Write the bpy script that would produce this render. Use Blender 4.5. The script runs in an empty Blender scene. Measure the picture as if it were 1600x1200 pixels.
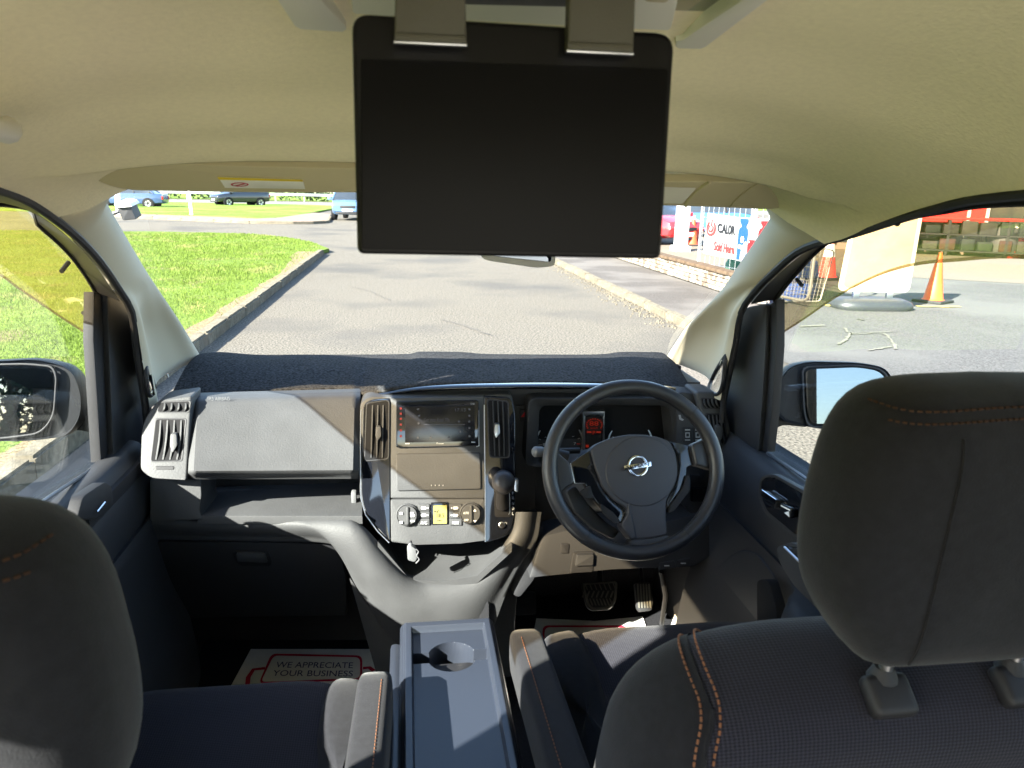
import bpy, bmesh, math, random
import numpy as np
from mathutils import Vector, Matrix, noise
from mathutils.geometry import tessellate_polygon
random.seed(7); np.random.seed(7)
S = bpy.context.scene
C = S.collection
R_ = math.radians
# ------------------------------------------------------------ camera
F = 1160.0                      # focal length in pixels of the 1600 px wide photograph
H = 1.55                        # eye height above the road; the van points along +Y
_y = Vector((-165 / F, 303 / F, -1)).normalized()
_x = Vector((1, .0133, 0)); _x.z = -(_x.x * _y.x + _x.y * _y.y) / _y.z; _x.normalize()
_z = _x.cross(_y)
ROT = Matrix((_x, _y, _z))
EYE = Vector((0, 0, H))
cd = bpy.data.cameras.new('camera'); cam = bpy.data.objects.new('camera', cd); C.objects.link(cam)
cam.matrix_world = Matrix.Translation(EYE) @ ROT.to_4x4()
cd.sensor_width = 36; cd.lens = F / 1600 * 36; cd.clip_start = .02; cd.clip_end = 900
cd.dof.use_dof = True; cd.dof.focus_distance = 2.6; cd.dof.aperture_fstop = 11
S.camera = cam
# ------------------------------------------------------------ light
SUN = Vector((1, .75, -.72)).normalized()       # direction the light travels
elev = math.asin(-SUN.z); rota = math.atan2(-SUN.x, -SUN.y)
w = bpy.data.worlds.new('World'); S.world = w; w.use_nodes = True
nt = w.node_tree
sky = nt.nodes.new('ShaderNodeTexSky'); sky.sky_type = 'NISHITA'; sky.sun_disc = False
sky.sun_elevation = elev; sky.sun_rotation = rota; sky.air_density = 1.0; sky.dust_density = .7
bg = nt.nodes['Background']; bg.inputs['Strength'].default_value = .085
nt.links.new(sky.outputs[0], bg.inputs[0])
ld = bpy.data.lights.new('sun', 'SUN'); ld.energy = 5.0; ld.angle = R_(.53); ld.color = (1, .95, .87)
sun = bpy.data.objects.new('sun', ld); C.objects.link(sun)
sun.rotation_euler = SUN.to_track_quat('-Z', 'Y').to_euler()
S.view_settings.view_transform = 'Standard'; S.view_settings.look = 'None'
S.view_settings.exposure = 3.3; S.view_settings.gamma = 1; S.view_settings.use_curve_mapping = False
S.render.engine = 'CYCLES'
cy = S.cycles
cy.use_denoising = True
cy.max_bounces = 10; cy.diffuse_bounces = 6; cy.glossy_bounces = 4; cy.transparent_max_bounces = 24; cy.transmission_bounces = 4
cy.sample_clamp_indirect = 6; cy.caustics_reflective = False; cy.caustics_refractive = False
# ------------------------------------------------------------ rays through the camera (only to size and place things from measurements)
def ray(px, py): return ROT @ Vector(((px - 800) / F, (600 - py) / F, -1))
def at(px, py, Y): d = ray(px, py); return EYE + d * (Y / d.y)
def atz(px, py, Z): d = ray(px, py); return EYE + d * ((Z - H) / d.z)
def atx(px, py, X): d = ray(px, py); return EYE + d * (X / d.x)
def atp(px, py, p0, n): d = ray(px, py); return EYE + d * ((p0 - EYE).dot(n) / d.dot(n))
def prj(p):
    c = ROT.transposed() @ (Vector(p) - EYE); return 800 + F * c.x / -c.z, 600 - F * c.y / -c.z
def lerp(a, b, t): return a + (b - a) * t
def smooth(a, b, x):
    t = max(0, min(1, (x - a) / (b - a))) if a != b else float(x > a); return t * t * (3 - 2 * t)
# ------------------------------------------------------------ mesh helpers
def rnd(poly, r, n=4):
    """round the corners of a 2D polygon; r: one radius or one per corner"""
    out = []; k = len(poly)
    for i in range(k):
        p0, p, p1 = (Vector(poly[(i + j) % k][:2]) for j in (-1, 0, 1))
        rr = r[i] if isinstance(r, (list, tuple)) else r
        a = p0 - p; b = p1 - p
        d = min(rr, a.length * .48, b.length * .48)
        if d <= 0: out.append(tuple(p)); continue
        a = p + a.normalized() * d; b = p + b.normalized() * d
        for j in range(n + 1):
            t = j / n; q = a * (1 - t) ** 2 + p * 2 * t * (1 - t) + b * t * t
            out.append((q.x, q.y))
    return out
def resample(pts, n, closed=False):
    pts = [Vector(p) for p in pts]
    if closed: pts = pts + [pts[0]]
    L = [0]
    for a, b in zip(pts, pts[1:]): L.append(L[-1] + (b - a).length)
    out = []; m = n if closed else n - 1; j = 0
    for i in range(n):
        s = L[-1] * i / m
        while j < len(pts) - 2 and L[j + 1] < s: j += 1
        t = (s - L[j]) / max(1e-9, L[j + 1] - L[j]); out.append(pts[j].lerp(pts[j + 1], min(1, max(0, t))))
    return out
def spline(pts, n):
    """Catmull-Rom through the points, n samples"""
    pts = [Vector(p) for p in pts]; P = [pts[0] * 2 - pts[1]] + pts + [pts[-1] * 2 - pts[-2]]; out = []
    m = len(pts) - 1
    for i in range(m):
        a, b, c, d = P[i:i + 4]
        for j in range(12):
            t = j / 12
            out.append(.5 * ((2 * b) + (c - a) * t + (2 * a - 5 * b + 4 * c - d) * t * t + (3 * b - a - 3 * c + d) * t ** 3))
    out.append(pts[-1]); return resample(out, n)
class MB:
    def __init__(s): s.v = []; s.f = []
    def add(s, v, f):
        o = len(s.v); s.v += [tuple(p) for p in v]; s.f += [tuple(i + o for i in q) for q in f]; return s
    def bm(s, b):
        b.verts.index_update(); return s.add([v.co[:] for v in b.verts], [[v.index for v in f.verts] for f in b.faces])
    def box(s, c, size, rot=None, bev=0, seg=2):
        b = bmesh.new(); bmesh.ops.create_cube(b, size=1)
        for v in b.verts: v.co = Vector((v.co.x * size[0], v.co.y * size[1], v.co.z * size[2]))
        if bev: bmesh.ops.bevel(b, geom=list(b.edges), offset=bev, segments=seg, profile=.6, affect='EDGES')
        for v in b.verts:
            if rot is not None: v.co = rot @ v.co
            v.co += Vector(c)
        s.bm(b); b.free(); return s
    def slab(s, front, off, bev=0, seg=2, back_scale=1.0):
        """solid from a front outline (3D points) pushed along off; the front rim is bevelled"""
        front = [Vector(p) for p in front]; off = Vector(off); n = len(front)
        c = sum(front, Vector()) / n
        b = bmesh.new()
        fv = [b.verts.new(p) for p in front]; bv = [b.verts.new(c + (p - c) * back_scale + off) for p in front]
        b.faces.new(fv); b.faces.new(bv[::-1])
        for i in range(n): b.faces.new((fv[i], bv[i], bv[(i + 1) % n], fv[(i + 1) % n]))
        bmesh.ops.recalc_face_normals(b, faces=list(b.faces))
        if bev:
            fs = set(fv); ed = [e for e in b.edges if e.verts[0] in fs and e.verts[1] in fs]
            bmesh.ops.bevel(b, geom=ed, offset=bev, segments=seg, profile=.6, affect='EDGES', clamp_overlap=True)
        bmesh.ops.triangulate(b, faces=[f for f in b.faces if len(f.verts) > 4])
        s.bm(b); b.free(); return s
    def ring(s, outer, inner, off, bev=0):
        """frame between two outlines with the same number of points"""
        n = len(outer); off = Vector(off); b = bmesh.new()
        A = [b.verts.new(p) for p in outer]; B = [b.verts.new(p) for p in inner]
        A2 = [b.verts.new(Vector(p) + off) for p in outer]; B2 = [b.verts.new(Vector(p) + off) for p in inner]
        ed = []
        for i in range(n):
            j = (i + 1) % n
            b.faces.new((A[i], A[j], B[j], B[i])); b.faces.new((A[i], A2[i], A2[j], A[j]))
            b.faces.new((B[i], B[j], B2[j], B2[i])); b.faces.new((A2[i], B2[i], B2[j], A2[j]))
        bmesh.ops.recalc_face_normals(b, faces=list(b.faces))
        if bev:
            sa, sb = set(A), set(B)
            ed = [e for e in b.edges if (e.verts[0] in sa and e.verts[1] in sa) or (e.verts[0] in sb and e.verts[1] in sb)]
            bmesh.ops.bevel(b, geom=ed, offset=bev, segments=2, profile=.6, affect='EDGES', clamp_overlap=True)
        s.bm(b); b.free(); return s
    def tube(s, path, r, n=8, closed=False, flat=1.0, up=None):
        path = [Vector(p) for p in path]; k = len(path); rings = []
        rr = r if isinstance(r, (list, tuple)) else [r] * k
        prev = Vector(up) if up else None
        for i, p in enumerate(path):
            a = path[(i - 1) % k] if closed or i else p; b = path[(i + 1) % k] if closed or i < k - 1 else p
            t = (b - a).normalized()
            u = prev if prev is not None else (Vector((0, 0, 1)) if abs(t.z) < .9 else Vector((1, 0, 0)))
            u = (u - t * u.dot(t)).normalized(); prev = u; v = t.cross(u)
            rings.append([p + (u * math.cos(2 * math.pi * j / n) * flat + v * math.sin(2 * math.pi * j / n)) * rr[i] for j in range(n)])
        return s.loft(rings, caps=not closed, wrap=closed)
    def loft(s, rings, caps=True, wrap=False, closed=True):
        k = len(rings); n = len(rings[0]); v = [p for r in rings for p in r]; f = []
        for i in range(k if wrap else k - 1):
            a, b = i * n, ((i + 1) % k) * n
            for j in range(n if closed else n - 1):
                q = (j + 1) % n; f.append((a + j, a + q, b + q, b + j))
        if caps: f.append(tuple(range(n))[::-1]); f.append(tuple((k - 1) * n + j for j in range(n)))
        return s.add(v, f)
    def grid(s, rows, skip=None):
        n = len(rows[0]); v = [p for r in rows for p in r]; f = []
        for i in range(len(rows) - 1):
            for j in range(n - 1):
                q = (i * n + j, i * n + j + 1, (i + 1) * n + j + 1, (i + 1) * n + j)
                if skip and skip(sum((Vector(v[k]) for k in q), Vector()) / 4): continue
                f.append(q)
        return s.add(v, f)
    def lathe(s, prof, n=24, M=None, caps=True):
        M = M or Matrix()
        rings = [[M @ Vector((r * math.cos(2 * math.pi * j / n), r * math.sin(2 * math.pi * j / n), z)) for j in range(n)] for r, z in prof]
        return s.loft(rings, caps=caps)
    def pillow(s, outline, thick, M, p=2.6, k=9, front=1.0, back=1.0):
        """soft cushion: outline in local xy, thickness along local z"""
        n = len(outline); c = Vector((sum(q[0] for q in outline) / n, sum(q[1] for q in outline) / n, 0)); rings = []
        for i in range(k):
            t = -math.cos(math.pi * i / (k - 1)); t = max(-1, min(1, t))
            sc = (1 - abs(t) ** p) ** (1 / p); sc = max(sc, 1e-3)
            inset = (1 - sc) * thick * .62
            z = t * thick / 2 * (front if t > 0 else back); ring = []
            for q in outline:
                d = Vector((q[0], q[1], 0)) - c; L = d.length
                ring.append(M @ (c + d * max(.02, (L - inset) / L) + Vector((0, 0, z))))
            rings.append(ring)
        # soft domed caps
        for end in (0, -1):
            r = rings[end]; cc = sum((Vector(x) for x in r), Vector()) / n
            nrm = (M.to_3x3() @ Vector((0, 0, 1 if end else -1))).normalized() * thick * .035
            inner = []
            for f in (.66, .33):
                inner.append([cc.lerp(x, f) + nrm * (1 - f * f) for x in r])
            rings = rings + inner if end else inner[::-1] + rings
        return s.loft(rings, caps=True)
    def obj(s, name, mat, parent=None, smooth=40, kind=None, label=None):
        me = bpy.data.meshes.new(name); me.from_pydata(s.v, [], s.f)
        b = bmesh.new(); b.from_mesh(me); bmesh.ops.recalc_face_normals(b, faces=list(b.faces)); b.to_mesh(me); b.free()
        return link(name, me, mat, parent, smooth, kind, label)
def link(name, me, mat, parent=None, smooth=40, kind=None, label=None):
    for m in (mat if isinstance(mat, (list, tuple)) else [mat]): me.materials.append(m)
    if smooth:
        me.polygons.foreach_set('use_smooth', [True] * len(me.polygons))
        try: me.set_sharp_from_angle(angle=R_(smooth))
        except Exception: pass
    o = bpy.data.objects.new(name, me); C.objects.link(o)
    if parent is not None: adopt(o, parent)
    if kind: o['kind'] = kind
    if label: o['label'] = label
    return o
POS = {}
def adopt(o, p):
    o.parent = p
    o.matrix_parent_inverse = Matrix.Translation(POS.get(p.name, Vector())).inverted()
def tag(o, label, cat, group=None, kind=None):
    o['label'] = label; o['category'] = cat
    if group: o['group'] = group
    if kind: o['kind'] = kind
    return o
def thing(name, label, cat, loc=(0, 0, 0), group=None):
    o = bpy.data.objects.new(name, None); C.objects.link(o); o.location = loc; o.empty_display_size = .05
    POS[o.name] = Vector(loc)
    return tag(o, label, cat, group)
def sub(name, parent):
    """an Empty part that carries sub-parts"""
    o = bpy.data.objects.new(name, None); C.objects.link(o); o.empty_display_size = .02
    adopt(o, parent); return o
def copy_tree(o, parent=None, inv=None):
    c = o.copy(); C.objects.link(c)
    if parent is not None: c.parent = parent; c.matrix_parent_inverse = o.matrix_parent_inverse
    for ch in list(o.children): copy_tree(ch, c)
    return c
def pxs(poly, fn): return [fn(p[0], p[1]) for p in poly]
def tilt(y0, Y0, y1, Y1):
    return lambda px, py: at(px, py, Y0 + (Y1 - Y0) * (py - y0) / (y1 - y0))
def panel(name, poly, fn, thick, mat, parent, r=0, bev=.003, n=4, smooth=40, off=None):
    return MB().slab(pxs(rnd(poly, r, n) if r else poly, fn), off or (0, thick, 0), bev).obj(name, mat, parent, smooth)
def rect(x0, y0, x1, y1): return [(x0, y0), (x1, y0), (x1, y1), (x0, y1)]
_tc = {}
def textmesh(t, bold=0):
    if t not in _tc:
        cu = bpy.data.curves.new('t', 'FONT'); cu.body = t; cu.resolution_u = 3; cu.offset = bold
        o = bpy.data.objects.new('t', cu); C.objects.link(o)
        dg = bpy.context.evaluated_depsgraph_get(); me = bpy.data.meshes.new_from_object(o.evaluated_get(dg))
        v = np.array([p.co[:2] for p in me.vertices]); f = [tuple(p.vertices) for p in me.polygons]
        bpy.data.objects.remove(o); bpy.data.curves.remove(cu); bpy.data.meshes.remove(me)
        lo, hi = v.min(0), v.max(0); _tc[t] = ((v - lo) / (hi - lo), f)
    return _tc[t]
def text_into(mb, t, TL, TR, BR, BL, off=(0, 0, 0), shear=0):
    v, f = textmesh(t); TL, TR, BR, BL = (Vector(p) for p in (TL, TR, BR, BL)); off = Vector(off)
    q = []
    for a, b in v:
        a = a + shear * (b - .5)
        q.append(BL.lerp(BR, a).lerp(TL.lerp(TR, a), b) + off)
    mb.add(q, f); return mb
def textpx(mb, t, x0, y0, x1, y1, fn, off=(0, -.0012, 0), slope=0):
    return text_into(mb, t, fn(x0, y0), fn(x1, y0 + slope), fn(x1, y1 + slope), fn(x0, y1), off)
def arc(c, r, a0, a1, n, u, v): return [c + u * (r * math.cos(lerp(a0, a1, i / n))) + v * (r * math.sin(lerp(a0, a1, i / n))) for i in range(n + 1)]
# ------------------------------------------------------------ materials
def mat(name, col, rough=.5, spec=.5, metal=0, bump=0, scale=300, var=0, vscale=6, coat=0, sheen=0, weave=0, wk=420, bdist=.001, col2=None, c2scale=3, c2lo=.45, c2hi=.6, emit=None, es=1, detail=3):
    m = bpy.data.materials.new(name); m.use_nodes = True; t = m.node_tree; N = t.nodes; L = t.links
    p = N['Principled BSDF']; p.inputs['Base Color'].default_value = (*col, 1); p.inputs['Roughness'].default_value = rough
    p.inputs['Specular IOR Level'].default_value = spec; p.inputs['Metallic'].default_value = metal
    p.inputs['Coat Weight'].default_value = coat; p.inputs['Coat Roughness'].default_value = .05
    p.inputs['Sheen Weight'].default_value = sheen; p.inputs['Sheen Roughness'].default_value = .5
    if emit: p.inputs['Emission Color'].default_value = (*emit, 1); p.inputs['Emission Strength'].default_value = es
    tc = N.new('ShaderNodeTexCoord')
    def nz(sc, det=3):
        n = N.new('ShaderNodeTexNoise'); n.inputs['Scale'].default_value = sc; n.inputs['Detail'].default_value = det
        L.new(tc.outputs['Object'], n.inputs['Vector']); return n
    def rampmix(fac, lo, hi, a, b):
        r = N.new('ShaderNodeMapRange'); r.inputs['From Min'].default_value = lo; r.inputs['From Max'].default_value = hi; L.new(fac, r.inputs['Value'])
        x = N.new('ShaderNodeMix'); x.data_type = 'RGBA'; L.new(r.outputs[0], x.inputs['Factor'])
        for s, i in ((a, 6), (b, 7)):
            if isinstance(s, tuple): x.inputs[i].default_value = (*s, 1)
            else: L.new(s, x.inputs[i])
        return x.outputs[2]
    c = None
    if var:
        c = rampmix(nz(vscale, 5).outputs[0], .3, .7, tuple(k * (1 - var) for k in col), tuple(min(1, k * (1 + var)) for k in col))
    if col2: c = rampmix(nz(c2scale, 6).outputs[0], c2lo, c2hi, c or col, col2)
    h = None
    if weave:
        sp = N.new('ShaderNodeSeparateXYZ'); L.new(tc.outputs['Object'], sp.inputs[0])
        def mth(op, a, b=None):
            n = N.new('ShaderNodeMath'); n.operation = op
            for i, s in enumerate((a, b)):
                if s is None: continue
                if isinstance(s, (int, float)): n.inputs[i].default_value = s
                else: L.new(s, n.inputs[i])
            return n.outputs[0]
        q = mth('ADD', sp.outputs[1], sp.outputs[2])
        a = mth('SINE', mth('MULTIPLY', mth('ADD', sp.outputs[0], q), wk)); b = mth('SINE', mth('MULTIPLY', mth('SUBTRACT', sp.outputs[0], q), wk))
        h = mth('MULTIPLY', a, b)
        c = rampmix(h, -.6, .6, tuple(k * (1 - weave) for k in col), tuple(k * (1 + weave) for k in col))
    if c: L.new(c, p.inputs['Base Color'])
    if bump:
        bn = N.new('ShaderNodeBump'); bn.inputs['Strength'].default_value = bump; bn.inputs['Distance'].default_value = bdist
        src = nz(scale, detail).outputs[0]
        if h is not None:
            ad = N.new('ShaderNodeMath'); ad.operation = 'MULTIPLY_ADD'; L.new(h, ad.inputs[0]); ad.inputs[1].default_value = .5; L.new(src, ad.inputs[2]); src = ad.outputs[0]
        L.new(src, bn.inputs['Height']); L.new(bn.outputs[0], p.inputs['Normal'])
    return m
def glass(name, tint=(1, 1, 1), refl=1.0, rough=0.0, dust=0, dcol=(.9, .85, .75)):
    """thin clear pane: what is behind shows through, with a fresnel reflection"""
    m = bpy.data.materials.new(name); m.use_nodes = True; t = m.node_tree; N = t.nodes; L = t.links
    N.remove(N['Principled BSDF']); out = N['Material Output']
    tr = N.new('ShaderNodeBsdfTransparent'); tr.inputs[0].default_value = (*tint, 1)
    gl = N.new('ShaderNodeBsdfGlossy'); gl.inputs['Roughness'].default_value = rough; gl.inputs[0].default_value = (refl, refl, refl, 1)
    fr = N.new('ShaderNodeFresnel'); fr.inputs['IOR'].default_value = 1.45
    ge = N.new('ShaderNodeNewGeometry'); mr = N.new('ShaderNodeMapRange'); L.new(ge.outputs['Backfacing'], mr.inputs['Value'])
    mr.inputs['To Min'].default_value = 1.45; mr.inputs['To Max'].default_value = 1 / 1.45; L.new(mr.outputs[0], fr.inputs['IOR'])
    mx = N.new('ShaderNodeMixShader'); L.new(fr.outputs[0], mx.inputs[0]); L.new(tr.outputs[0], mx.inputs[1]); L.new(gl.outputs[0], mx.inputs[2])
    last = mx
    if dust:
        df = N.new('ShaderNodeBsdfTranslucent'); df.inputs[0].default_value = (*dcol, 1)
        m2 = N.new('ShaderNodeMixShader'); m2.inputs[0].default_value = dust; L.new(mx.outputs[0], m2.inputs[1]); L.new(df.outputs[0], m2.inputs[2]); last = m2
    L.new(last.outputs[0], out.inputs['Surface']); return m
M = {}
M['headliner'] = mat('headliner cloth', (.86, .775, .54), .95, .1, bump=.35, scale=230, bdist=.002, var=.035, vscale=140)
M['trim'] = mat('pale grey beige trim', (.46, .41, .30), .8, .2, bump=.12, scale=500)
M['visor'] = mat('visor vinyl', (.50, .44, .285), .8, .2, bump=.12, scale=600)
M['bezel'] = mat('pale plastic bezel', (.70, .68, .60), .5, .4)
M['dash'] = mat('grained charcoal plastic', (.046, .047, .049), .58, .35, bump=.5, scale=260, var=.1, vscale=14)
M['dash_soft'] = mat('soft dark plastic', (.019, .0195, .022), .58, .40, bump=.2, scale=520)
M['dark'] = mat('matt black plastic', (.012, .012, .014), .6, .35)
M['black'] = mat('black void', (.006, .006, .007), .8, .2)
M['gloss'] = mat('piano black lacquer', (.006, .007, .010), .06, .5, coat=.6)
M['felt'] = mat('black felt mat', (.032, .032, .033), 1, .05, bump=1, scale=300, var=.75, vscale=170, sheen=0, bdist=.002)
M['seat'] = mat('charcoal woven cloth', (.0165, .0165, .0235), .95, .1, bump=.5, scale=900, weave=.45, wk=760, sheen=.08)
M['suede'] = mat('charcoal plain cloth', (.011, .0113, .0138), .97, .1, bump=.5, scale=700, sheen=.08, var=.15, vscale=90)
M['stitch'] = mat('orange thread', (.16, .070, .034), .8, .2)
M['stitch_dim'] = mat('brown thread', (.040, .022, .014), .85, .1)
M['leather'] = mat('black leather', (.022, .022, .026), .38, .5, bump=.3, scale=700)
M['pad'] = mat('steering pad plastic', (.040, .040, .048), .45, .45, bump=.15, scale=700)
M['chrome'] = mat('chrome', (.8, .8, .82), .12, .5, metal=1)
M['silver'] = mat('satin silver', (.55, .56, .58), .3, .5, metal=1)
M['screen'] = mat('screen glass', (.010, .010, .012), .18, .5)
M['tvscreen'] = mat('satin black screen', (.0025, .0025, .003), .42, .10)
M['tvcase'] = mat('black screen case', (.0025, .0025, .003), .38, .2)
M['arm'] = mat('olive grey hinge plastic', (.055, .052, .036), .6, .4, bump=.4, scale=900)
M['carpet'] = mat('black carpet', (.018, .018, .020), 1, .05, bump=.9, scale=500, var=.3, vscale=200)
M['rubber'] = mat('black rubber', (.020, .020, .021), .7, .3)
M['seal'] = mat('door seal rubber', (.014, .014, .016), .5, .4)
M['paper'] = mat('white paper', (.78, .77, .72), .9, .1, var=.04, vscale=20)
M['navy'] = mat('navy print', (.02, .03, .12), .8, .1)
M['crimson'] = mat('red print', (.45, .02, .05), .8, .1)
M['white_print'] = mat('white print', (.75, .76, .76), .7, .2)
M['grey_print'] = mat('grey print', (.30, .31, .32), .7, .2)
M['red_print'] = mat('red print on plastic', (.6, .02, .02), .6, .2)
M['yellow_print'] = mat('yellow print', (.8, .6, .05), .7, .2)
M['lcd'] = mat('yellow green liquid crystal', (.22, .20, .055), .3, .4, emit=(.5, .42, .06), es=.012)
M['red_lit'] = mat('lit red display', (.05, .004, .002), .4, .3, emit=(1, .06, .02), es=.02)
M['ui'] = mat('lit grey display text', (.035, .035, .038), .4, .3, emit=(.8, .8, .9), es=.004)
M['red_dot'] = mat('lit red key', (.06, .006, .006), .4, .3, emit=(1, .1, .05), es=.022)
M['tray'] = mat('blue black tray plastic', (.020, .024, .034), .32, .45, bump=.06, scale=500)
M['body'] = mat('black car paint', (.010, .011, .014), .18, .5, coat=.8)
M['shell'] = mat('satin black shell', (.009, .010, .012), .5, .2)
M['mirror'] = mat('mirror glass', (.17, .20, .24), .01, .5, metal=1)
M['lens'] = glass('instrument lens', (.9, .9, .9), refl=.25)
M['plug'] = mat('mid grey plastic', (.11, .113, .118), .5, .4)
M['glass'] = glass('clear pane', (.96, .98, .965))
M['windscreen'] = glass('windscreen pane', (.95, .975, .955), refl=.8, dust=.0)
M['deflector'] = glass('amber tinted acrylic', (.62, .50, .35), refl=.8, dust=.06, dcol=(.62, .58, .10))
M['lip'] = glass('thick tinted acrylic lip', (.36, .30, .22), refl=.7, dust=.02)
# ============================================================ THE VAN SHELL
XC = .10                                   # middle of the van
van = thing('van_body', 'beige lined cabin of the van that surrounds the camera, with its windscreen and roof', 'van', (XC, 0, 0))
# seal curves of the door openings (roof -> dash) and windscreen edge curves, left and right
def cl(pts): return [atx(*p) for p in pts]
SEAL_R = [Vector((.74, -1.6, 1.585)), Vector((.74, -.6, 1.585)), Vector((.74, .3, 1.585))] + cl([(1600, 303, .74), (1450, 329, .74), (1330, 366, .75), (1255, 377 + 12, .75), (1210, 425, .75), (1176, 460, .76), (1157, 490, .76), (1150, 535, .77), (1139, 587, .77), (1131, 625, .77), (1128, 660, .77)])
SEAL_L = [Vector((-.57, -1.6, 1.585)), Vector((-.57, -.6, 1.585)), Vector((-.57, .3, 1.585)), Vector((-.57, .85, 1.57))] + cl([(0, 296, -.57), (87, 343, -.57), (147, 398, -.57), (189, 457, -.58), (206, 489, -.58), (213, 545, -.59), (227, 636, -.59), (230, 680, -.59)])
WIN_R = [Vector((.66, 1.42, 1.592)), at(1204, 340, 1.50)] + cl([(1131, 449, .77), (1075, 512, .80), (1045, 557, .83)])
WIN_L = [Vector((-.47, 1.44, 1.592)), at(159, 303, 1.53)] + cl([(191, 360, -.59), (238, 440, -.62), (308, 555, -.64)])
seal_r = spline(SEAL_R, 110); seal_l = spline(SEAL_L, 110)
def rail_z(curve, Y):
    for a, b in zip(curve, curve[1:]):
        if min(a.y, b.y) <= Y <= max(a.y, b.y): return lerp(a.z, b.z, (Y - a.y) / max(1e-6, b.y - a.y))
    return curve[-1].z
# headliner: the top curves come from the roof height along the van
ZC = [(-1.7, 1.74), (.2, 1.745), (.6, 1.735), (.8, 1.715), (1.0, 1.672), (1.15, 1.624), (1.236, 1.5905), (1.241, 1.604), (1.42, 1.606)]
def zc(Y):
    for (a, b), (c, d) in zip(ZC, ZC[1:]):
        if Y <= c: return lerp(b, d, smooth(0, 1, (Y - a) / (c - a)) * .35 + .65 * (Y - a) / (c - a))
    return ZC[-1][1]
rows = []
NV, NU = 130, 56
YS = list(np.linspace(-1.6, 1.0, 60)) + list(np.linspace(1.02, 1.225, 14)) + [1.230, 1.233, 1.236, 1.238, 1.240, 1.242, 1.25] + list(np.linspace(1.27, 1.42, 10))
for Yc in YS:
    v = (Yc + 1.6) / 3.02; row = []
    for j in range(NU + 1):
        u = -1 + 2 * j / NU
        yf = 1.42 - (.15 if u > 0 else .10) * abs(u) ** 6
        Y = -1.6 + (yf + 1.6) * v
        side = seal_r if u > 0 else seal_l
        xe = (.745 if u > 0 else -.575)
        ze = rail_z(side, min(Y, 1.45)) - .006
        k = 1 - abs(u) ** lerp(4.2, 6.2 if u > 0 else 4.6, smooth(.95, 1.22, Y))
        # pocket behind the visors fades out before the pillars
        zt = zc(Yc) if abs(u) < .86 else lerp(zc(Yc), zc(min(Y, 1.2)) - .03 * smooth(1.2, 1.42, Y), smooth(.86, .95, abs(u)))
        z = ze + (zt - ze) * k
        row.append(Vector((lerp(XC, xe, abs(u)), Y, z)))
    rows.append(row)
MB().grid(rows).obj('headliner', M['headliner'], van, smooth=180)
MB().box((XC, 1.437, 1.625), (1.22, .02, .085), bev=.004).obj('header_rail', M['headliner'], van)
# outer roof skin that shades the cabin
rows = [[Vector((XC + .80 * u, Y, 1.82 - .05 * abs(u) ** 4 - (.20 * smooth(.9, 1.6, Y)))) for u in np.linspace(-1, 1, 17)] for Y in np.linspace(-1.6, 1.52, 16)]
MB().grid(rows).obj('roof', M['body'], van, smooth=180)
# cant rails between the roof skin and the door openings
for nm, sl, sx in (('cant_rail', seal_l, -1), ('cant_rail', seal_r, 1)):
    rows = [[Vector((p.x + sx * .01, p.y, p.z)) for p in sl[:70]], [Vector((p.x + sx * .06, p.y, p.z + .09)) for p in sl[:70]], [Vector((XC + sx * .80, p.y, 1.77 - .2 * smooth(.9, 1.6, p.y))) for p in sl[:70]]]
    MB().grid(rows).obj(nm, M['body'], van, smooth=60)
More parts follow.
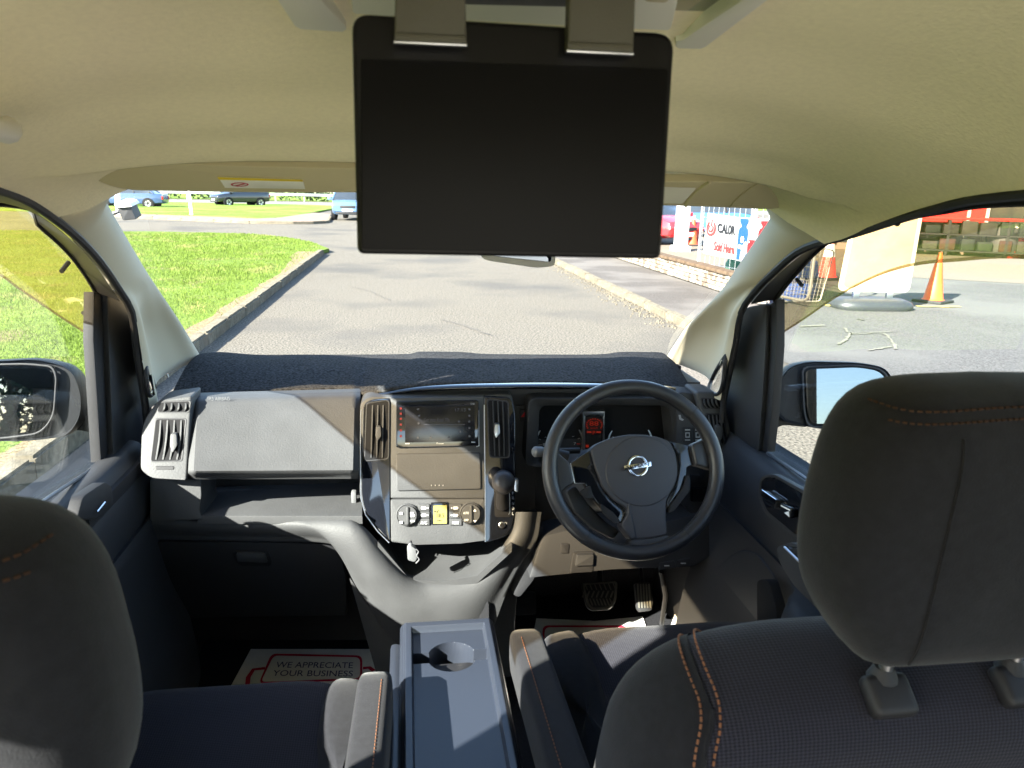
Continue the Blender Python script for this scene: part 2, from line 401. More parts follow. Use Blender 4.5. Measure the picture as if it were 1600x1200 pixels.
# windscreen pillars: a bulged trim strip from glass edge to door seal, open at the quarter light
def inpoly(p, poly):
    x, y = p; c = False; j = len(poly) - 1
    for i in range(len(poly)):
        a, b = poly[i], poly[j]
        if (a[1] > y) != (b[1] > y) and x < (b[0] - a[0]) * (y - a[1]) / (b[1] - a[1]) + a[0]: c = not c
        j = i
    return c
def pillar(win, seal, sx, hole, start):
    N_, K = 110, 54
    A = resample(win, N_); B = resample(spline(seal[start:-1], 60), N_)
    rows = []
    for i in range(N_):
        a, b = A[i], B[i]; t = i / (N_ - 1); row = []
        for j in range(K + 1):
            s = j / K; p = a.lerp(b, s)
            bulge = .022 * math.sin(math.pi * s) * (1 - smooth(.45, .75, t)) 
            # below mid height the trim splits: two ribs with a hollow between
            rib = (.020 * math.exp(-((s - .10) / .12) ** 2) + .022 * math.exp(-((s - .93) / .09) ** 2) - .035 * math.exp(-((s - .55) / .25) ** 2)) * smooth(.45, .8, t)
            p = p + Vector((-sx, -.35, 0)) * (bulge + rib); row.append(p)
        rows.append(row)
    hp = spline([(*q, 0) for q in hole + [hole[0]]], 40); hp = [(q.x, q.y) for q in hp]
    MB().grid(rows, skip=lambda c: inpoly(prj(c), hp)).obj('pillar_trim', M['trim'], van, smooth=180)
    # rubber round the quarter light
    def onsurf(px, py):
        best = min((p for r in rows for p in r), key=lambda p: (prj(p)[0] - px) ** 2 + (prj(p)[1] - py) ** 2)
        return at(px, py, best.y)
    path = [onsurf(*q) for q in hp[:-1]]
    ys = [p.y for p in path]; n_ = len(ys)
    for _ in range(6): ys = [(ys[i - 1] + ys[i] * 2 + ys[(i + 1) % n_]) / 4 for i in range(n_)]
    path = resample([at(*q, y - .004) for q, y in zip(hp[:-1], ys)], 48, True)
    MB().tube(path, .0055, 8, closed=True).obj('quarter_light_seal', M['seal'], van)
    c = sum(path, Vector()) / len(path)
    MB().slab([c + (p - c) * 1.05 + Vector((sx * .012, .02, 0)) for p in path], (sx * .003, .003, 0)).obj('quarter_light', M['glass'], van)
    # outer pillar skin, seen in reflections and casting the pillar's shade
    MB().grid([[p + Vector((sx * .05, .07, .01)) for p in A], [p + Vector((sx * .10, .05, 0)) for p in [x.lerp(y, .5) for x, y in zip(A, B)]][:66] + [(x.lerp(y, .12) + Vector((sx * .06, .06, 0))) for x, y in list(zip(A, B))[66:]]]).obj('pillar_skin', M['body'], van)
pillar(WIN_L, SEAL_L, -1, [(228, 568), (236, 588), (242, 614), (233, 618), (229, 600)], 5)
pillar(WIN_R, SEAL_R, 1, [(1134, 556), (1122, 574), (1111, 596), (1108, 610), (1122, 616), (1130, 598)], 5)
# door seals
for sl in (seal_l, seal_r):
    MB().tube(sl, .008, 8).obj('door_seal', M['seal'], van)
# windscreen
A = resample(WIN_L, 24); B = resample(WIN_R, 24); rows = []
top = [Vector((-.54, 1.40, 1.60)), Vector((.72, 1.40, 1.60))]
for a, b in zip(A, B):
    row = []
    for j in range(25):
        s = j / 24; p = a.lerp(b, s) + Vector((0, .10 * (1 - (2 * s - 1) ** 2), .01 * (1 - (2 * s - 1) ** 2))); row.append(p)
    rows.append(row)
rows.append([p + (p - q) * 4.0 for p, q in zip(rows[-1], rows[-2])])
MB().grid(rows).obj('windscreen', M['windscreen'], van, smooth=180)
# bonnet and wings ahead of the screen
rows = [[Vector((XC + .80 * u, Y, 1.00 - .06 * u * u - .30 * ((Y - 2.3) / .75) ** 2)) for u in np.linspace(-1, 1, 13)] for Y in np.linspace(2.32, 3.05, 9)]
MB().grid(rows).obj('bonnet', M['body'], van, smooth=180)
# lower body and rear sides (outside the cabin), floor
for sx in (-1, 1):
    xo = XC + sx * .845
    MB().box((xo - sx * .02, -.65, .66), (.05, 1.9, .72), bev=.02).obj('side_panel', M['body'], van)
    MB().slab([(xo - sx * .05, y, z) for y, z in ((-.75, 1.0), (-1.6, 1.0), (-1.6, 1.62), (-1.0, 1.62))], (sx * .04, 0, 0), .01).obj('rear_quarter', M['body'], van)
    MB().box((xo - sx * .02, 2.15, .58), (.05, .7, .50), bev=.02).obj('front_wing', M['body'], van)
    MB().slab([(xo - sx * .09, y, z) for y, z in ((.30, .98), (.42, .98), (.36, 1.60), (.20, 1.60))], (sx * .06, 0, 0), .006).obj('centre_pillar', M['seal'], van)
MB().box((XC, .7, .28), (1.50, 3.0, .03)).obj('floor_carpet', M['carpet'], van)
# firewall and footwell lining in front
MB().box((XC, 2.12, .66), (1.44, .03, .78)).obj('firewall', M['carpet'], van)
for sx in (-1, 1):
    MB().box((XC + sx * .70, 1.75, .62), (.03, .8, .68)).obj('kick_panel', M['dark'], van)
# roof console that the flip-down screen hangs from
rc = thing('roof_console', 'pale plastic surround in the roof that the flip-down screen hangs from', 'roof console', tuple(at(800, 30, .62)))
Zr = 1.706
fz = lambda px, py: atz(px, py, Zr)
lf = [(405, -60), (470, -60), (500, 0), (548, 60), (560, 136), (540, 133), (520, 124), (500, 103), (430, 0)]
MB().slab(pxs([(395, -60), (478, -60), (500, 0), (541, 42), (556, 80), (562, 136), (541, 133), (522, 124), (505, 108), (480, 74), (430, 0)], fz), (0, 0, .02), .006).obj('surround', M['bezel'], rc)
MB().slab(pxs([(1048, 114), (1055, 66), (1066, 64), (1165, -2), (1240, -50), (1280, -50), (1204, 0), (1062, 106)], fz), (0, 0, .02), .005).obj('surround', M['bezel'], rc)
MB().slab(pxs([(480, -80), (1265, -80), (1165, -6), (1060, 60), (1040, 110), (570, 110), (545, 40), (500, -6)], lambda x, y: atz(x, y, Zr + .014)), (0, 0, .01)).obj('recess_plate', M['gloss'], rc)
MB().slab(pxs(rnd([(548, -12), (1060, 0), (1045, 60), (552, 44)], 10), lambda x, y: atz(x, y, Zr + .008)), (0, 0, .01), .003).obj('recess_rim', M['bezel'], rc)
MB().slab(pxs(rnd([(720, -14), (905, -12), (900, 12), (724, 8)], 6), lambda x, y: atz(x, y, Zr + .004)), (0, 0, .012), .003).obj('latch_recess', M['dark'], rc)
MB().slab(pxs(rnd([(1000, -20), (1050, -20), (1046, 6), (1004, 4)], 10), lambda x, y: atz(x, y, Zr + .002)), (0, 0, .012), .003).obj('switch', M['visor'], rc)
# flip-down screen
tv = thing('ceiling_screen', 'large black flip-down screen hanging from the roof in the middle of the cabin', 'screen', tuple(at(800, 30, .60)))
ft = tilt(30, .600, 404, .592)
out = rnd([(549, 20), (1055, 52), (1033, 405), (558, 397)], [30, 30, 12, 12], 6)
MB().slab(pxs(out, ft), (0, .024, 0), .004, 3).obj('case', M['tvcase'], tv)
fs = lambda x, y: ft(x, y) + Vector((0, -.0012, 0))
MB().slab(pxs(rnd([(563, 92), (1044, 108), (1028, 398), (564, 390)], 4), fs), (0, .004, 0), .0008).obj('screen_panel', M['tvscreen'], tv)
mb = MB()
for q in ([(566, 98), (1040, 112), (1040, 114), (566, 100)], [(1033, 120), (1035, 120), (1024, 385), (1022, 385)], [(571, 108), (573, 108), (573, 380), (571, 380)]):
    mb.slab(pxs(q, lambda x, y: ft(x, y) + Vector((0, -.0018, 0))), (0, .001, 0))
for a in ([(618, -40), (727, -34), (729, 68), (616, 63)], [(890, -30), (994, -26), (990, 82), (887, 77)]):
    f2 = lambda x, y: at(x, y, .585)
    h = MB().slab(pxs(rnd(a, 6), f2), (0, .012, 0), .004, 3).obj('hinge_arm', M['arm'], tv)
    b = a[3], a[2]
    MB().slab(pxs([(b[0][0], b[0][1] - 12), (b[1][0], b[1][1] - 12), b[1], b[0]], lambda x, y: at(x, y, .582)), (0, .006, 0), .0015).obj('hinge_lip', M['arm'], h)
    MB().slab(pxs([(b[0][0] - 1, b[0][1]), (b[1][0] + 1, b[1][1]), (b[1][0] + 1, b[1][1] + 4), (b[0][0] - 1, b[0][1] + 4)], lambda x, y: at(x, y, .584)), (0, .006, 0), .001).obj('hinge_edge', M['silver'], h)
# rear view mirror: only its lower edge clears the screen
rm = thing('rear_view_mirror', 'pale grey rear view mirror whose lower edge shows under the big black screen', 'mirror', tuple(at(812, 380, 1.32)))
fr_ = lambda x, y: at(x, y, 1.30)
MB().slab(pxs(rnd([(752, 330), (872, 326), (868, 416), (840, 419), (765, 408), (753, 404)], 8), fr_), (0, .02, 0), .004).obj('mirror_case', M['grey_print'], rm)
MB().slab(pxs(rnd([(760, 336), (866, 334), (862, 410), (768, 400)], 6), lambda x, y: at(x, y, 1.297)), (0, .004, 0), .001).obj('mirror_glass', M['mirror'], rm)
MB().tube([at(810, 330, 1.33), Vector((.10, 1.40, 1.585))], .010).obj('stem', M['dark'], rm)
# sun visors
def visor(label, poly, r, Y0, Y1, y0, y1):
    v = thing('sun_visor', label, 'sun visor', tuple(pxs(poly, tilt(y0, Y0, y1, Y1))[0]), 'sun visors folded up along the windscreen top')
    MB().slab(pxs(rnd(poly, r, 6), tilt(y0, Y0, y1, Y1)), (0, .008, .013), .005, 3).obj('pad', M['visor'], v)
    return v
v1 = visor('passenger side sun visor, longer on view and bearing a yellow and white warning label', [(106, 249), (220, 254), (340, 259.5), (575, 264), (585, 301), (400, 301), (210, 298), (176, 293), (140, 277)], [4, 60, 60, 6, 6, 60, 40, 30, 40], 1.245, 1.315, 250, 300)
fv = lambda x, y: tilt(250, 1.245, 300, 1.315)(x, y) + Vector((0, -.0015, -.0005))
MB().slab(pxs([(341, 276), (473, 280), (477, 295), (352, 293)], fv), (0, .001, 0)).obj('warning_label', M['paper'], v1)
lab = [o for o in v1.children if o.name.startswith('warning')][0]
fv2 = lambda x, y: fv(x, y) + Vector((0, -.0012, -.0004))
MB().slab(pxs([(340, 276), (473, 280), (474, 283), (343, 280)], fv2), (0, .001, 0)).obj('label_stripe', M['yellow_print'], lab)
mb = MB(); c = pxs([(375 + 14 * math.cos(t), 287.5 + 3.2 * math.sin(t)) for t in np.linspace(0, 6.283, 15)[:-1]], fv2)
c2 = pxs([(375 + 11.5 * math.cos(t), 287.5 + 2.2 * math.sin(t)) for t in np.linspace(0, 6.283, 15)[:-1]], fv2)
mb.ring(c, c2, (0, .0008, 0)); mb.slab(pxs([(368, 289), (382, 285.5), (383, 287), (369, 290)], fv2), (0, .0008, 0)); mb.obj('label_symbol', M['crimson'], lab)
v2 = visor('driver side sun visor, shorter on view with two seams and a pale mirror flap', [(1020, 284), (1120, 284), (1276, 289), (1279, 294), (1262, 310), (1238, 321), (1205, 328), (1120, 324), (1020, 321)], [4, 60, 8, 6, 26, 26, 30, 40, 4], 1.245, 1.315, 282, 325)
gv = lambda x, y: tilt(282, 1.245, 325, 1.315)(x, y) + Vector((0, -.0014, -.0006))
MB().slab(pxs(rnd([(1022, 291), (1088, 293), (1066, 318), (1022, 317)], 3), gv), (0, .003, 0), .0012).obj('mirror_flap', M['bezel'], v2)
for a, b in (((1108, 284), (1071, 321)), ((1184, 286), (1140, 324))):
    pts = [gv(lerp(a[0], b[0], t) - 5 * math.sin(math.pi * t), lerp(a[1], b[1], t)) for t in np.linspace(0, 1, 10)]
    MB().tube(pts, .0012 if a[0] > 1150 else .0035, 6).obj('seam', M['visor'], v2)
# grab handle at the left edge
gh = thing('grab_handle', 'pale grab handle on the roof edge at the top left', 'grab handle', tuple(at(-30, 200, .88)))
MB().tube(spline([at(-120, 150, .66), at(-60, 182, .78), at(-10, 200, .86), at(10, 204, .90), at(14, 196, .93)], 20), [.012] * 16 + [.013, .014, .013, .010], 10).obj('grip', M['bezel'], gh)
# ============================================================ FRONT DOORS
def door(side, label, S_px, G_px, X_in, X_gl, strut, sail, sill_z):
    sx = 1 if side == 'r' else -1
    d = thing('front_door', label, 'car door', (X_in, 1.0, .35), 'front doors of the van')
    seal = seal_r if sx > 0 else seal_l
    sealp = [p for p in seal]
    # frame strip between the seal and the pane
    G = [atx(px, py, X_gl) for px, py in G_px]
    back = [Vector((X_gl, -.1, G[0].z + .01)), Vector((X_gl, .45, G[0].z + .012))]
    Gs = spline(back + G, 70)
    A = [p for p in sealp if p.y > -.1][:]
    # stop the seal strip where the pane's corner stands
    lim = G[-1].z
    A = [p for p in A if p.z >= lim - .012]
    A = resample(A, 70)
    mid = [(a.lerp(g, .55) + Vector((sx * .004, 0, 0))) for a, g in zip(A, Gs)]
    o1 = [a + Vector((sx * .012, 0, -.002)) for a in A]
    MB().grid([o1, mid, Gs]).obj('window_frame', M['seal'], d, smooth=180)
    MB().tube([p + Vector((-sx * .004, 0, -.003)) for p in Gs], .005, 6).obj('pane_seal', M['dark'], d)
    # outer frame skin (blocks the light between frame and roof)
    MB().grid([[p + Vector((sx * .03, .055, .022)) for p in Gs], [a + Vector((sx * .05, .0, .05)) for a in A]]).obj('outer_frame', M['body'], d)
    fx = lambda X: (lambda px, py: atx(px, py, X))
    MB().slab(pxs(strut, fx(X_gl - sx * .012)), (sx * .02, 0, 0), .004).obj('window_strut', M['dark'], d)
    MB().slab(pxs(rnd(sail, 6), fx(X_gl - sx * .025)), (sx * .03, .01, 0), .008).obj('sail_panel', M['dash_soft'], d)
    # door panel: a profile swept along the door
    zt = sill_z
    rows = []
    for Y in np.linspace(-.2, 1.70, 40):
        arm = 1 - smooth(1.10, 1.24, Y)                  # armrest ledge behind the wheel only
        f = smooth(1.2, 1.62, Y)
        prof = [(X_gl - sx * .006, zt + .002), (X_in + sx * .03, zt + .000), (X_in + sx * .012, zt - .022), (X_in - sx * .004, zt - .07),
                (X_in - sx * .006, zt - .125), (X_in - sx * .004 - sx * .085 * arm, zt - .135 - .02 * (1 - arm)), (X_in - sx * .016 - sx * .09 * arm, zt - .155),
                (X_in - sx * .018 - sx * .085 * arm, zt - .23), (X_in - sx * .026, zt - .34), (X_in - sx * .05, zt - .46), (X_in - sx * .06, zt - .62), (X_in - sx * .02, zt - .70)]
        rows.append([Vector((x, Y, z)) for x, z in prof])
    smoothrows = []
    for r in rows: smoothrows.append(spline(r, 60))
    MB().grid(smoothrows).obj('door_panel', M['dash_soft'], d, smooth=60)
    MB().slab([(X_gl + sx * .03, y, z) for y, z in ((.40, sill_z - .01), (1.72, sill_z - .05), (1.95, sill_z - .05), (1.95, .36), (.40, .36))], (sx * .10, 0, 0), .02).obj('outer_skin', M['shell'], d)
    # pane
    P_ = Gs + [Vector((X_gl, 1.40, sill_z - .03)), Vector((X_gl, -.1, sill_z - .03))]
    return d, Gs
S_r = None
Gr = [(1600, 314), (1475, 328), (1400, 342), (1325, 361), (1282, 388), (1240, 433), (1213, 468)]
dr, Gsr = door('r', 'driver door on the right, grab pocket with handle beside the steering wheel', None, Gr, .765, .83,
    [(1196, 480), (1213, 468), (1213, 540), (1206, 640), (1198, 706), (1182, 706), (1190, 620), (1195, 540)],
    [(1164, 480), (1197, 474), (1196, 540), (1191, 620), (1184, 708), (1118, 708), (1122, 640), (1136, 560)], .975)
Gl = [(0, 316), (60, 353), (105, 394), (132, 430), (148, 457)]
dl, Gsl = door('l', 'passenger door on the left, mostly behind the dark headrest', None, Gl, -.585, -.655,
    [(147, 456), (170, 458), (172, 520), (176, 620), (180, 722), (158, 722), (153, 640), (146, 530)],
    [(168, 450), (190, 455), (214, 495), (230, 580), (240, 650), (244, 724), (178, 724), (174, 620), (170, 520)], .985)
# panes and tinted deflectors
def pane(d, Gs, X, tail, name, m):
    MB().slab([Vector((X, p.y, p.z)) for p in Gs] + tail, (.003, 0, 0)).obj(name, m, d)
pane(dr, Gsr, .832, [atx(1206, 640, .832), atx(1198, 706, .832), Vector((.832, 1.3, .95)), Vector((.832, -.1, .95))], 'window_pane', M['glass'])
pane(dl, Gsl, -.657, [atx(146, 530, -.657), atx(156, 722, -.657), Vector((-.657, 1.3, .95)), Vector((-.657, -.1, .95))], 'window_pane', M['glass'])
def deflect(d, X, top, low, sx):
    ext = lambda Y, z: tuple(prj((X, Y, z)))
    zl = atx(*(low[2] if sx < 0 else low[-2]), X).z + .003
    if sx < 0: top = [ext(.44, 1.565), ext(.62, 1.562), ext(.9, 1.555)] + top[2:]; low = [ext(.44, zl), ext(.7, zl), ext(1.0, zl), ext(1.25, zl)] + low[2:]
    else: top = top[:-1] + [ext(.62, 1.565), ext(.44, 1.565)]; low = low[:-1] + [ext(.62, zl), ext(.44, zl)]
    T = spline([atx(*q, X) for q in top], 60); B = spline([atx(*q, X) for q in low], 60)
    f = lambda q, o=0: q + Vector((sx * o, 0, 0))
    rows = [[f(a.lerp(b, s), .012 * s) for a, b in zip(T, B)] for s in np.linspace(0, 1, 8)]
    o = MB().grid(rows).obj('wind_deflector', M['deflector'], d, smooth=180)
    MB().grid([[f(b + Vector((0, 0, s)), .0135) for a, b in zip(T, B)] for s in (0, .006)]).obj('deflector_lip', M['lip'], o)
    return o
deflect(dr, .87, [(1212, 466), (1240, 430), (1282, 384), (1325, 356), (1400, 336), (1475, 322), (1600, 306), (1720, 292)], [(1210, 524), (1250, 498), (1290, 470), (1330, 447), (1372, 428), (1420, 415), (1480, 409), (1600, 405), (1720, 404)], 1)
deflect(dl, -.70, [(-120, 240), (-60, 276), (0, 312), (60, 350), (105, 390), (132, 428), (146, 456)], [(-120, 372), (-60, 396), (0, 428), (40, 452), (75, 476), (110, 500), (144, 522)], -1)
def clips(d, X, pts):
    for a, b in pts:
        MB().tube([atx(*a, X), atx(*b, X)], .0045, 8).obj('deflector_clip', M['seal'], d)
clips(dr, .84, [((1245, 436), (1253, 446)), ((1212, 499), (1221, 500)), ((1398, 343), (1403, 351))])
clips(dl, -.665, [((107, 410), (96, 424)), ((142, 487), (130, 489))])
# bright weather strip along both window sills
MB().tube([atx(1199, 708, .82), atx(1245, 738, .82), atx(1300, 777, .82)], .004, 6).obj('sill_strip', M['silver'], dr)
MB().tube([atx(158, 724, -.645), atx(90, 768, -.645), atx(0, 830, -.645)], .004, 6).obj('sill_strip', M['silver'], dl)
# handle pocket and switches, right door
hp = lambda px, py: atx(px, py, .728)
hd = MB().slab(pxs(rnd([(1189, 748), (1206, 743), (1262, 775), (1262, 838), (1245, 838), (1198, 800), (1188, 775)], 9), hp), (.02, 0, 0), .004).obj('handle_pocket', M['gloss'], dr)
MB().ring(pxs(rnd([(1186, 745), (1206, 739), (1266, 772), (1266, 844), (1244, 842), (1195, 803), (1184, 776)], 9), hp), pxs(rnd([(1189, 749), (1206, 744), (1262, 776), (1262, 838), (1245, 837), (1199, 799), (1188, 775)], 9), hp), (.012, 0, 0), .002).obj('pocket_rim', M['dash_soft'], dr)
h2 = lambda px, py: atx(px, py, .716)
MB().slab(pxs(rnd([(1190, 765), (1213, 782), (1213, 796), (1197, 788), (1190, 776)], 4), h2), (.01, 0, 0), .003).obj('door_handle', M['gloss'], dr)
MB().tube(pxs([(1191, 766), (1213, 781), (1211, 794)], h2), .0014, 6).obj('handle_edge', M['chrome'], dr)
MB().slab(pxs(rnd([(1219, 786), (1236, 794), (1235, 810), (1218, 803)], 2), h2), (.008, 0, 0), .002).obj('lock_lever', M['gloss'], dr)
mb = MB(); mb.slab(pxs([(1220, 789), (1234, 796), (1234, 798.5), (1220, 791)], lambda x, y: atx(x, y, .714)), (.001, 0, 0)); mb.slab(pxs([(1225, 801), (1232, 799), (1233, 808)], lambda x, y: atx(x, y, .714)), (.001, 0, 0)); mb.obj('lock_print', M['white_print'], dr)
# armrest pod with window switches
pz = .925
pod = [(1214, 852), (1232, 846), (1262, 858), (1400, 1010), (1345, 1010), (1262, 940), (1222, 884)]
MB().slab(pxs(rnd([(1212, 854), (1240, 846), (1420, 1000), (1345, 1005), (1300, 975), (1240, 915), (1218, 880)], 10), lambda x, y: atx(x, y, .652)), (.10, 0, 0), .006).obj('armrest', M['dash_soft'], dr)
sp = lambda x, y: atx(x, y, .646)
MB().slab(pxs(rnd([(1226, 853), (1250, 856), (1340, 945), (1322, 944)], 3), sp), (.02, 0, 0), .003).obj('switch_plate', M['gloss'], dr)
MB().tube(pxs([(1226, 855), (1262, 890), (1324, 946)], lambda x, y: atx(x, y, .642)), .0024, 6).obj('plate_edge', M['silver'], dr)
for q in ((1240, 858), (1252, 868), (1265, 881)):
    MB().slab(pxs(rnd([(q[0] - 6, q[1]), (q[0] + 4, q[1] - 2), (q[0] + 12, q[1] + 6), (q[0] + 2, q[1] + 9)], 2), lambda x, y: atx(x, y, .642)), (.008, 0, 0), .002).obj('window_switch', M['dark'], dr)
# map pocket and speaker ring low on the right door
MB().slab(pxs(rnd([(1098, 905), (1150, 858), (1180, 862), (1212, 905), (1212, 1010), (1100, 1010)], 14), lambda x, y: atx(x, y, .742)), (.03, 0, 0), .008).obj('map_pocket', M['dash_soft'], dr)
MB().slab(pxs(rnd([(1182, 905), (1200, 905), (1213, 950), (1213, 1010), (1182, 1010)], 8), lambda x, y: atx(x, y, .70)), (.02, 0, 0), .004).obj('pocket_mouth', M['black'], dr)
# handle recess on the left door
hl = lambda px, py: atx(px, py, -.572)
MB().slab(pxs(rnd([(130, 775), (165, 752), (176, 760), (178, 790), (150, 812), (120, 812)], 8), hl), (-.02, 0, 0), .004).obj('handle_pocket', M['dark'], dl)
MB().tube(pxs([(152, 800), (164, 785)], lambda x, y: atx(x, y, -.566)), .002, 6).obj('door_handle', M['chrome'], dl)
# ============================================================ WING MIRRORS AND FRONT CORNER MIRROR
def wing(label, p0, n, body, face, arm, gl):
    wm = thing('wing_mirror', label, 'wing mirror', tuple(p0), 'wing mirrors on the front doors')
    n = Vector(n).normalized(); f = lambda o: (lambda x, y: atp(x, y, p0 + n * o, n))
    # shell: rounded bowl behind the face
    O = pxs(rnd(body, 22, 7), f(0)); c = sum(O, Vector()) / len(O); rings = []
    rings.append([c + (p - c) * .93 + n * -.012 for p in O]); rings.append([c + (p - c) * .985 + n * .004 for p in O])
    for s, dz in ((1.0, -.004), (1.01, -.03), (.98, -.06), (.90, -.09), (.74, -.115), (.5, -.128), (.2, -.134)):
        rings.append([c + (p - c) * s + n * dz for p in O])
    MB().loft(rings, caps=True).obj('shell', M['shell'], wm, smooth=50)
    I = pxs(rnd(face, 16, 6), f(.008)); ci = sum(I, Vector()) / len(I)
    MB().ring([ci + (p - ci) * 1.05 for p in I], I, n * -.012, .002).obj('face_rim', M['dash_soft'], wm)
    MB().slab(pxs(rnd(gl, 14, 6), f(.006)), n * -.003).obj('mirror_glass', M['mirror'], wm, smooth=0)
    MB().slab(pxs(rnd(arm, 6), f(-.05)), Vector((0, .05, 0)), .012, 3).obj('mount_arm', M['shell'], wm)
    return wm
p0 = Vector((-.93, 1.98, 1.0))
wing('large black wing mirror on the left door reflecting grass, dark trees and sky', p0, (.04, -.98, .145),
     [(-60, 566), (60, 560), (112, 574), (128, 612), (128, 650), (108, 682), (40, 690), (-60, 690)],
     [(-50, 572), (40, 570), (80, 574), (86, 590), (82, 650), (62, 676), (0, 684), (-50, 684)],
     [(100, 640), (150, 634), (160, 650), (160, 690), (142, 676), (120, 672), (96, 676)],
     [(-50, 574), (38, 573), (77, 577), (83, 592), (79, 648), (60, 672), (0, 681), (-50, 681)])
p0 = Vector((1.18, 1.90, 1.0))
wing('black wing mirror on the right door reflecting blue sky, partly behind the driver headrest', p0, (-.19, -.97, .175),
     [(1208, 640), (1214, 598), (1232, 572), (1262, 564), (1345, 566), (1385, 574), (1400, 600), (1400, 672), (1290, 672), (1225, 660)],
     [(1256, 580), (1262, 574), (1340, 571), (1378, 578), (1392, 600), (1390, 666), (1264, 666), (1258, 640)],
     [(1200, 640), (1240, 644), (1262, 652), (1262, 668), (1225, 664), (1205, 672), (1190, 690)],
     [(1259, 582), (1264, 577), (1340, 574), (1375, 580), (1389, 601), (1387, 662), (1267, 662), (1261, 640)])
fm = thing('fender_mirror', 'small black corner mirror on a stalk outside the windscreen at its upper left edge', 'mirror', tuple(at(195, 330, 2.9)))
f = lambda x, y: at(x, y, 2.75)
MB().slab(pxs(rnd([(181, 322), (203, 321), (213, 343), (192, 345)], 3), f), (0, .06, .01), .006).obj('mirror_head', M['dark'], fm)
MB().slab(pxs(rnd([(177, 319), (186, 315), (202, 317), (207, 323), (182, 325)], 3), lambda x, y: at(x, y, 2.74)), (0, .08, .01), .006).obj('mirror_cap', M['white_print'], fm)
MB().tube([at(186, 331, 2.76), at(160, 338, 2.76), at(152, 345, 2.76), at(184, 410, 2.76), at(228, 505, 2.76), at(262, 590, 2.76)], .006, 8).obj('stalk', M['body'], fm)
# ============================================================ DASHBOARD
da = thing('dashboard', 'charcoal grained dashboard across the whole width of the cabin', 'dashboard', (XC, 1.9, .3))
D = M['dash']
# hidden bulk of the dash (stops light)
MB().box((XC + .01, 2.04, .80), (1.42, .18, .48)).obj('core', M['dark'], da)
MB().box((XC + .01, 2.12, 1.005), (1.44, .44, .04)).obj('dash_top', M['dash_soft'], da)
# hood that carries the bright trim line over the middle and the instruments
def ribbon(pts, h0, h1, Yf, thick, m, name, parent=da, bev=.003):
    top = spline([(x, y, 0) for x, y in pts], 60)
    rows = []
    A = [at(p.x, p.y + h0, Yf(p.x)) for p in top]; B = [at(p.x, p.y + h1, Yf(p.x) - .004) for p in top]
    return MB().loft([[a, b, b + Vector((0, thick, 0)), a + Vector((0, thick, 0))] for a, b in zip(A, B)]).obj(name, m, parent)
hood = [(566, 626), (572, 619), (592, 611), (640, 603), (700, 599), (780, 597.5), (870, 597), (960, 598), (1020, 600), (1062, 606), (1084, 614), (1092, 624)]
Yh = lambda x: 1.72 + .03 * ((x - 830) / 270) ** 2
top = spline([(x, y, 0) for x, y in hood], 70)
rows = []
for k in range(7):      # rounded lip: quarter circle from the top surface round to the face
    a = math.pi / 2 * k / 6
    rows.append([at(p.x, p.y + 9 * (1 - math.cos(a)), Yh(p.x) + .05 * (1 - math.sin(a))) for p in top])
MB().grid(rows + [[at(p.x, p.y + 11, Yh(p.x) + .02) for p in top]]).obj('hood_trim', M['gloss'], da, smooth=180)
# shaded face under the hood
f = tilt(600, 1.765, 700, 1.775)
for q in ([(574, 628), (600, 617), (650, 608), (780, 604), (960, 604), (1060, 612), (1070, 634), (800, 634), (790, 640), (610, 640)], [(795, 634), (838, 634), (836, 845), (795, 845)], [(836, 722), (1062, 722), (1062, 845), (836, 845)], [(1060, 634), (1096, 634), (1110, 800), (1090, 845), (1060, 845)]):
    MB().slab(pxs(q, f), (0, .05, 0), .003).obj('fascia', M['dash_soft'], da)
# --- upper glovebox lid, a convex swollen panel
def swollen(name, TL, TR, BR, BL, Yfn, m, parent, nx=30, ny=24, thick=.03, round_px=0):
    rows = []
    for i in range(ny + 1):
        v = i / ny; row = []
        for j in range(nx + 1):
            u = j / nx
            x = lerp(lerp(TL[0], TR[0], u), lerp(BL[0], BR[0], u), v); y = lerp(lerp(TL[1], TR[1], u), lerp(BL[1], BR[1], u), v)
            row.append(at(x, y, Yfn(u, v)))
        rows.append(row)
    n = nx + 1
    b = MB().grid(rows)
    rim = rows[0] + [r[-1] for r in rows[1:]] + rows[-1][-2::-1] + [r[0] for r in rows[-2:0:-1]]
    b.grid([rim + [rim[0]], [p + Vector((0, thick, 0)) for p in rim + [rim[0]]]])
    return b.obj(name, m, parent, smooth=50)
def edge(u, w): return 1 - (smooth(0, w, u) * smooth(0, w, 1 - u))
lid = swollen('glovebox_lid', (301, 619), (563, 612), (560, 748), (293, 749),
        lambda u, v: 1.765 - .05 * (1 - u) ** 1.5 - .155 * v ** .85 + .016 * edge(u, .035) + .035 * smooth(.90, 1.0, v) + .02 * smooth(.06, 0, v), D, da, 60, 40)
mb = MB(); textpx(mb, 'SRS AIRBAG', 324, 620, 359, 625.5, lambda x, y: at(x, y, 1.712)); mb.obj('airbag_print', M['plug'], lid)
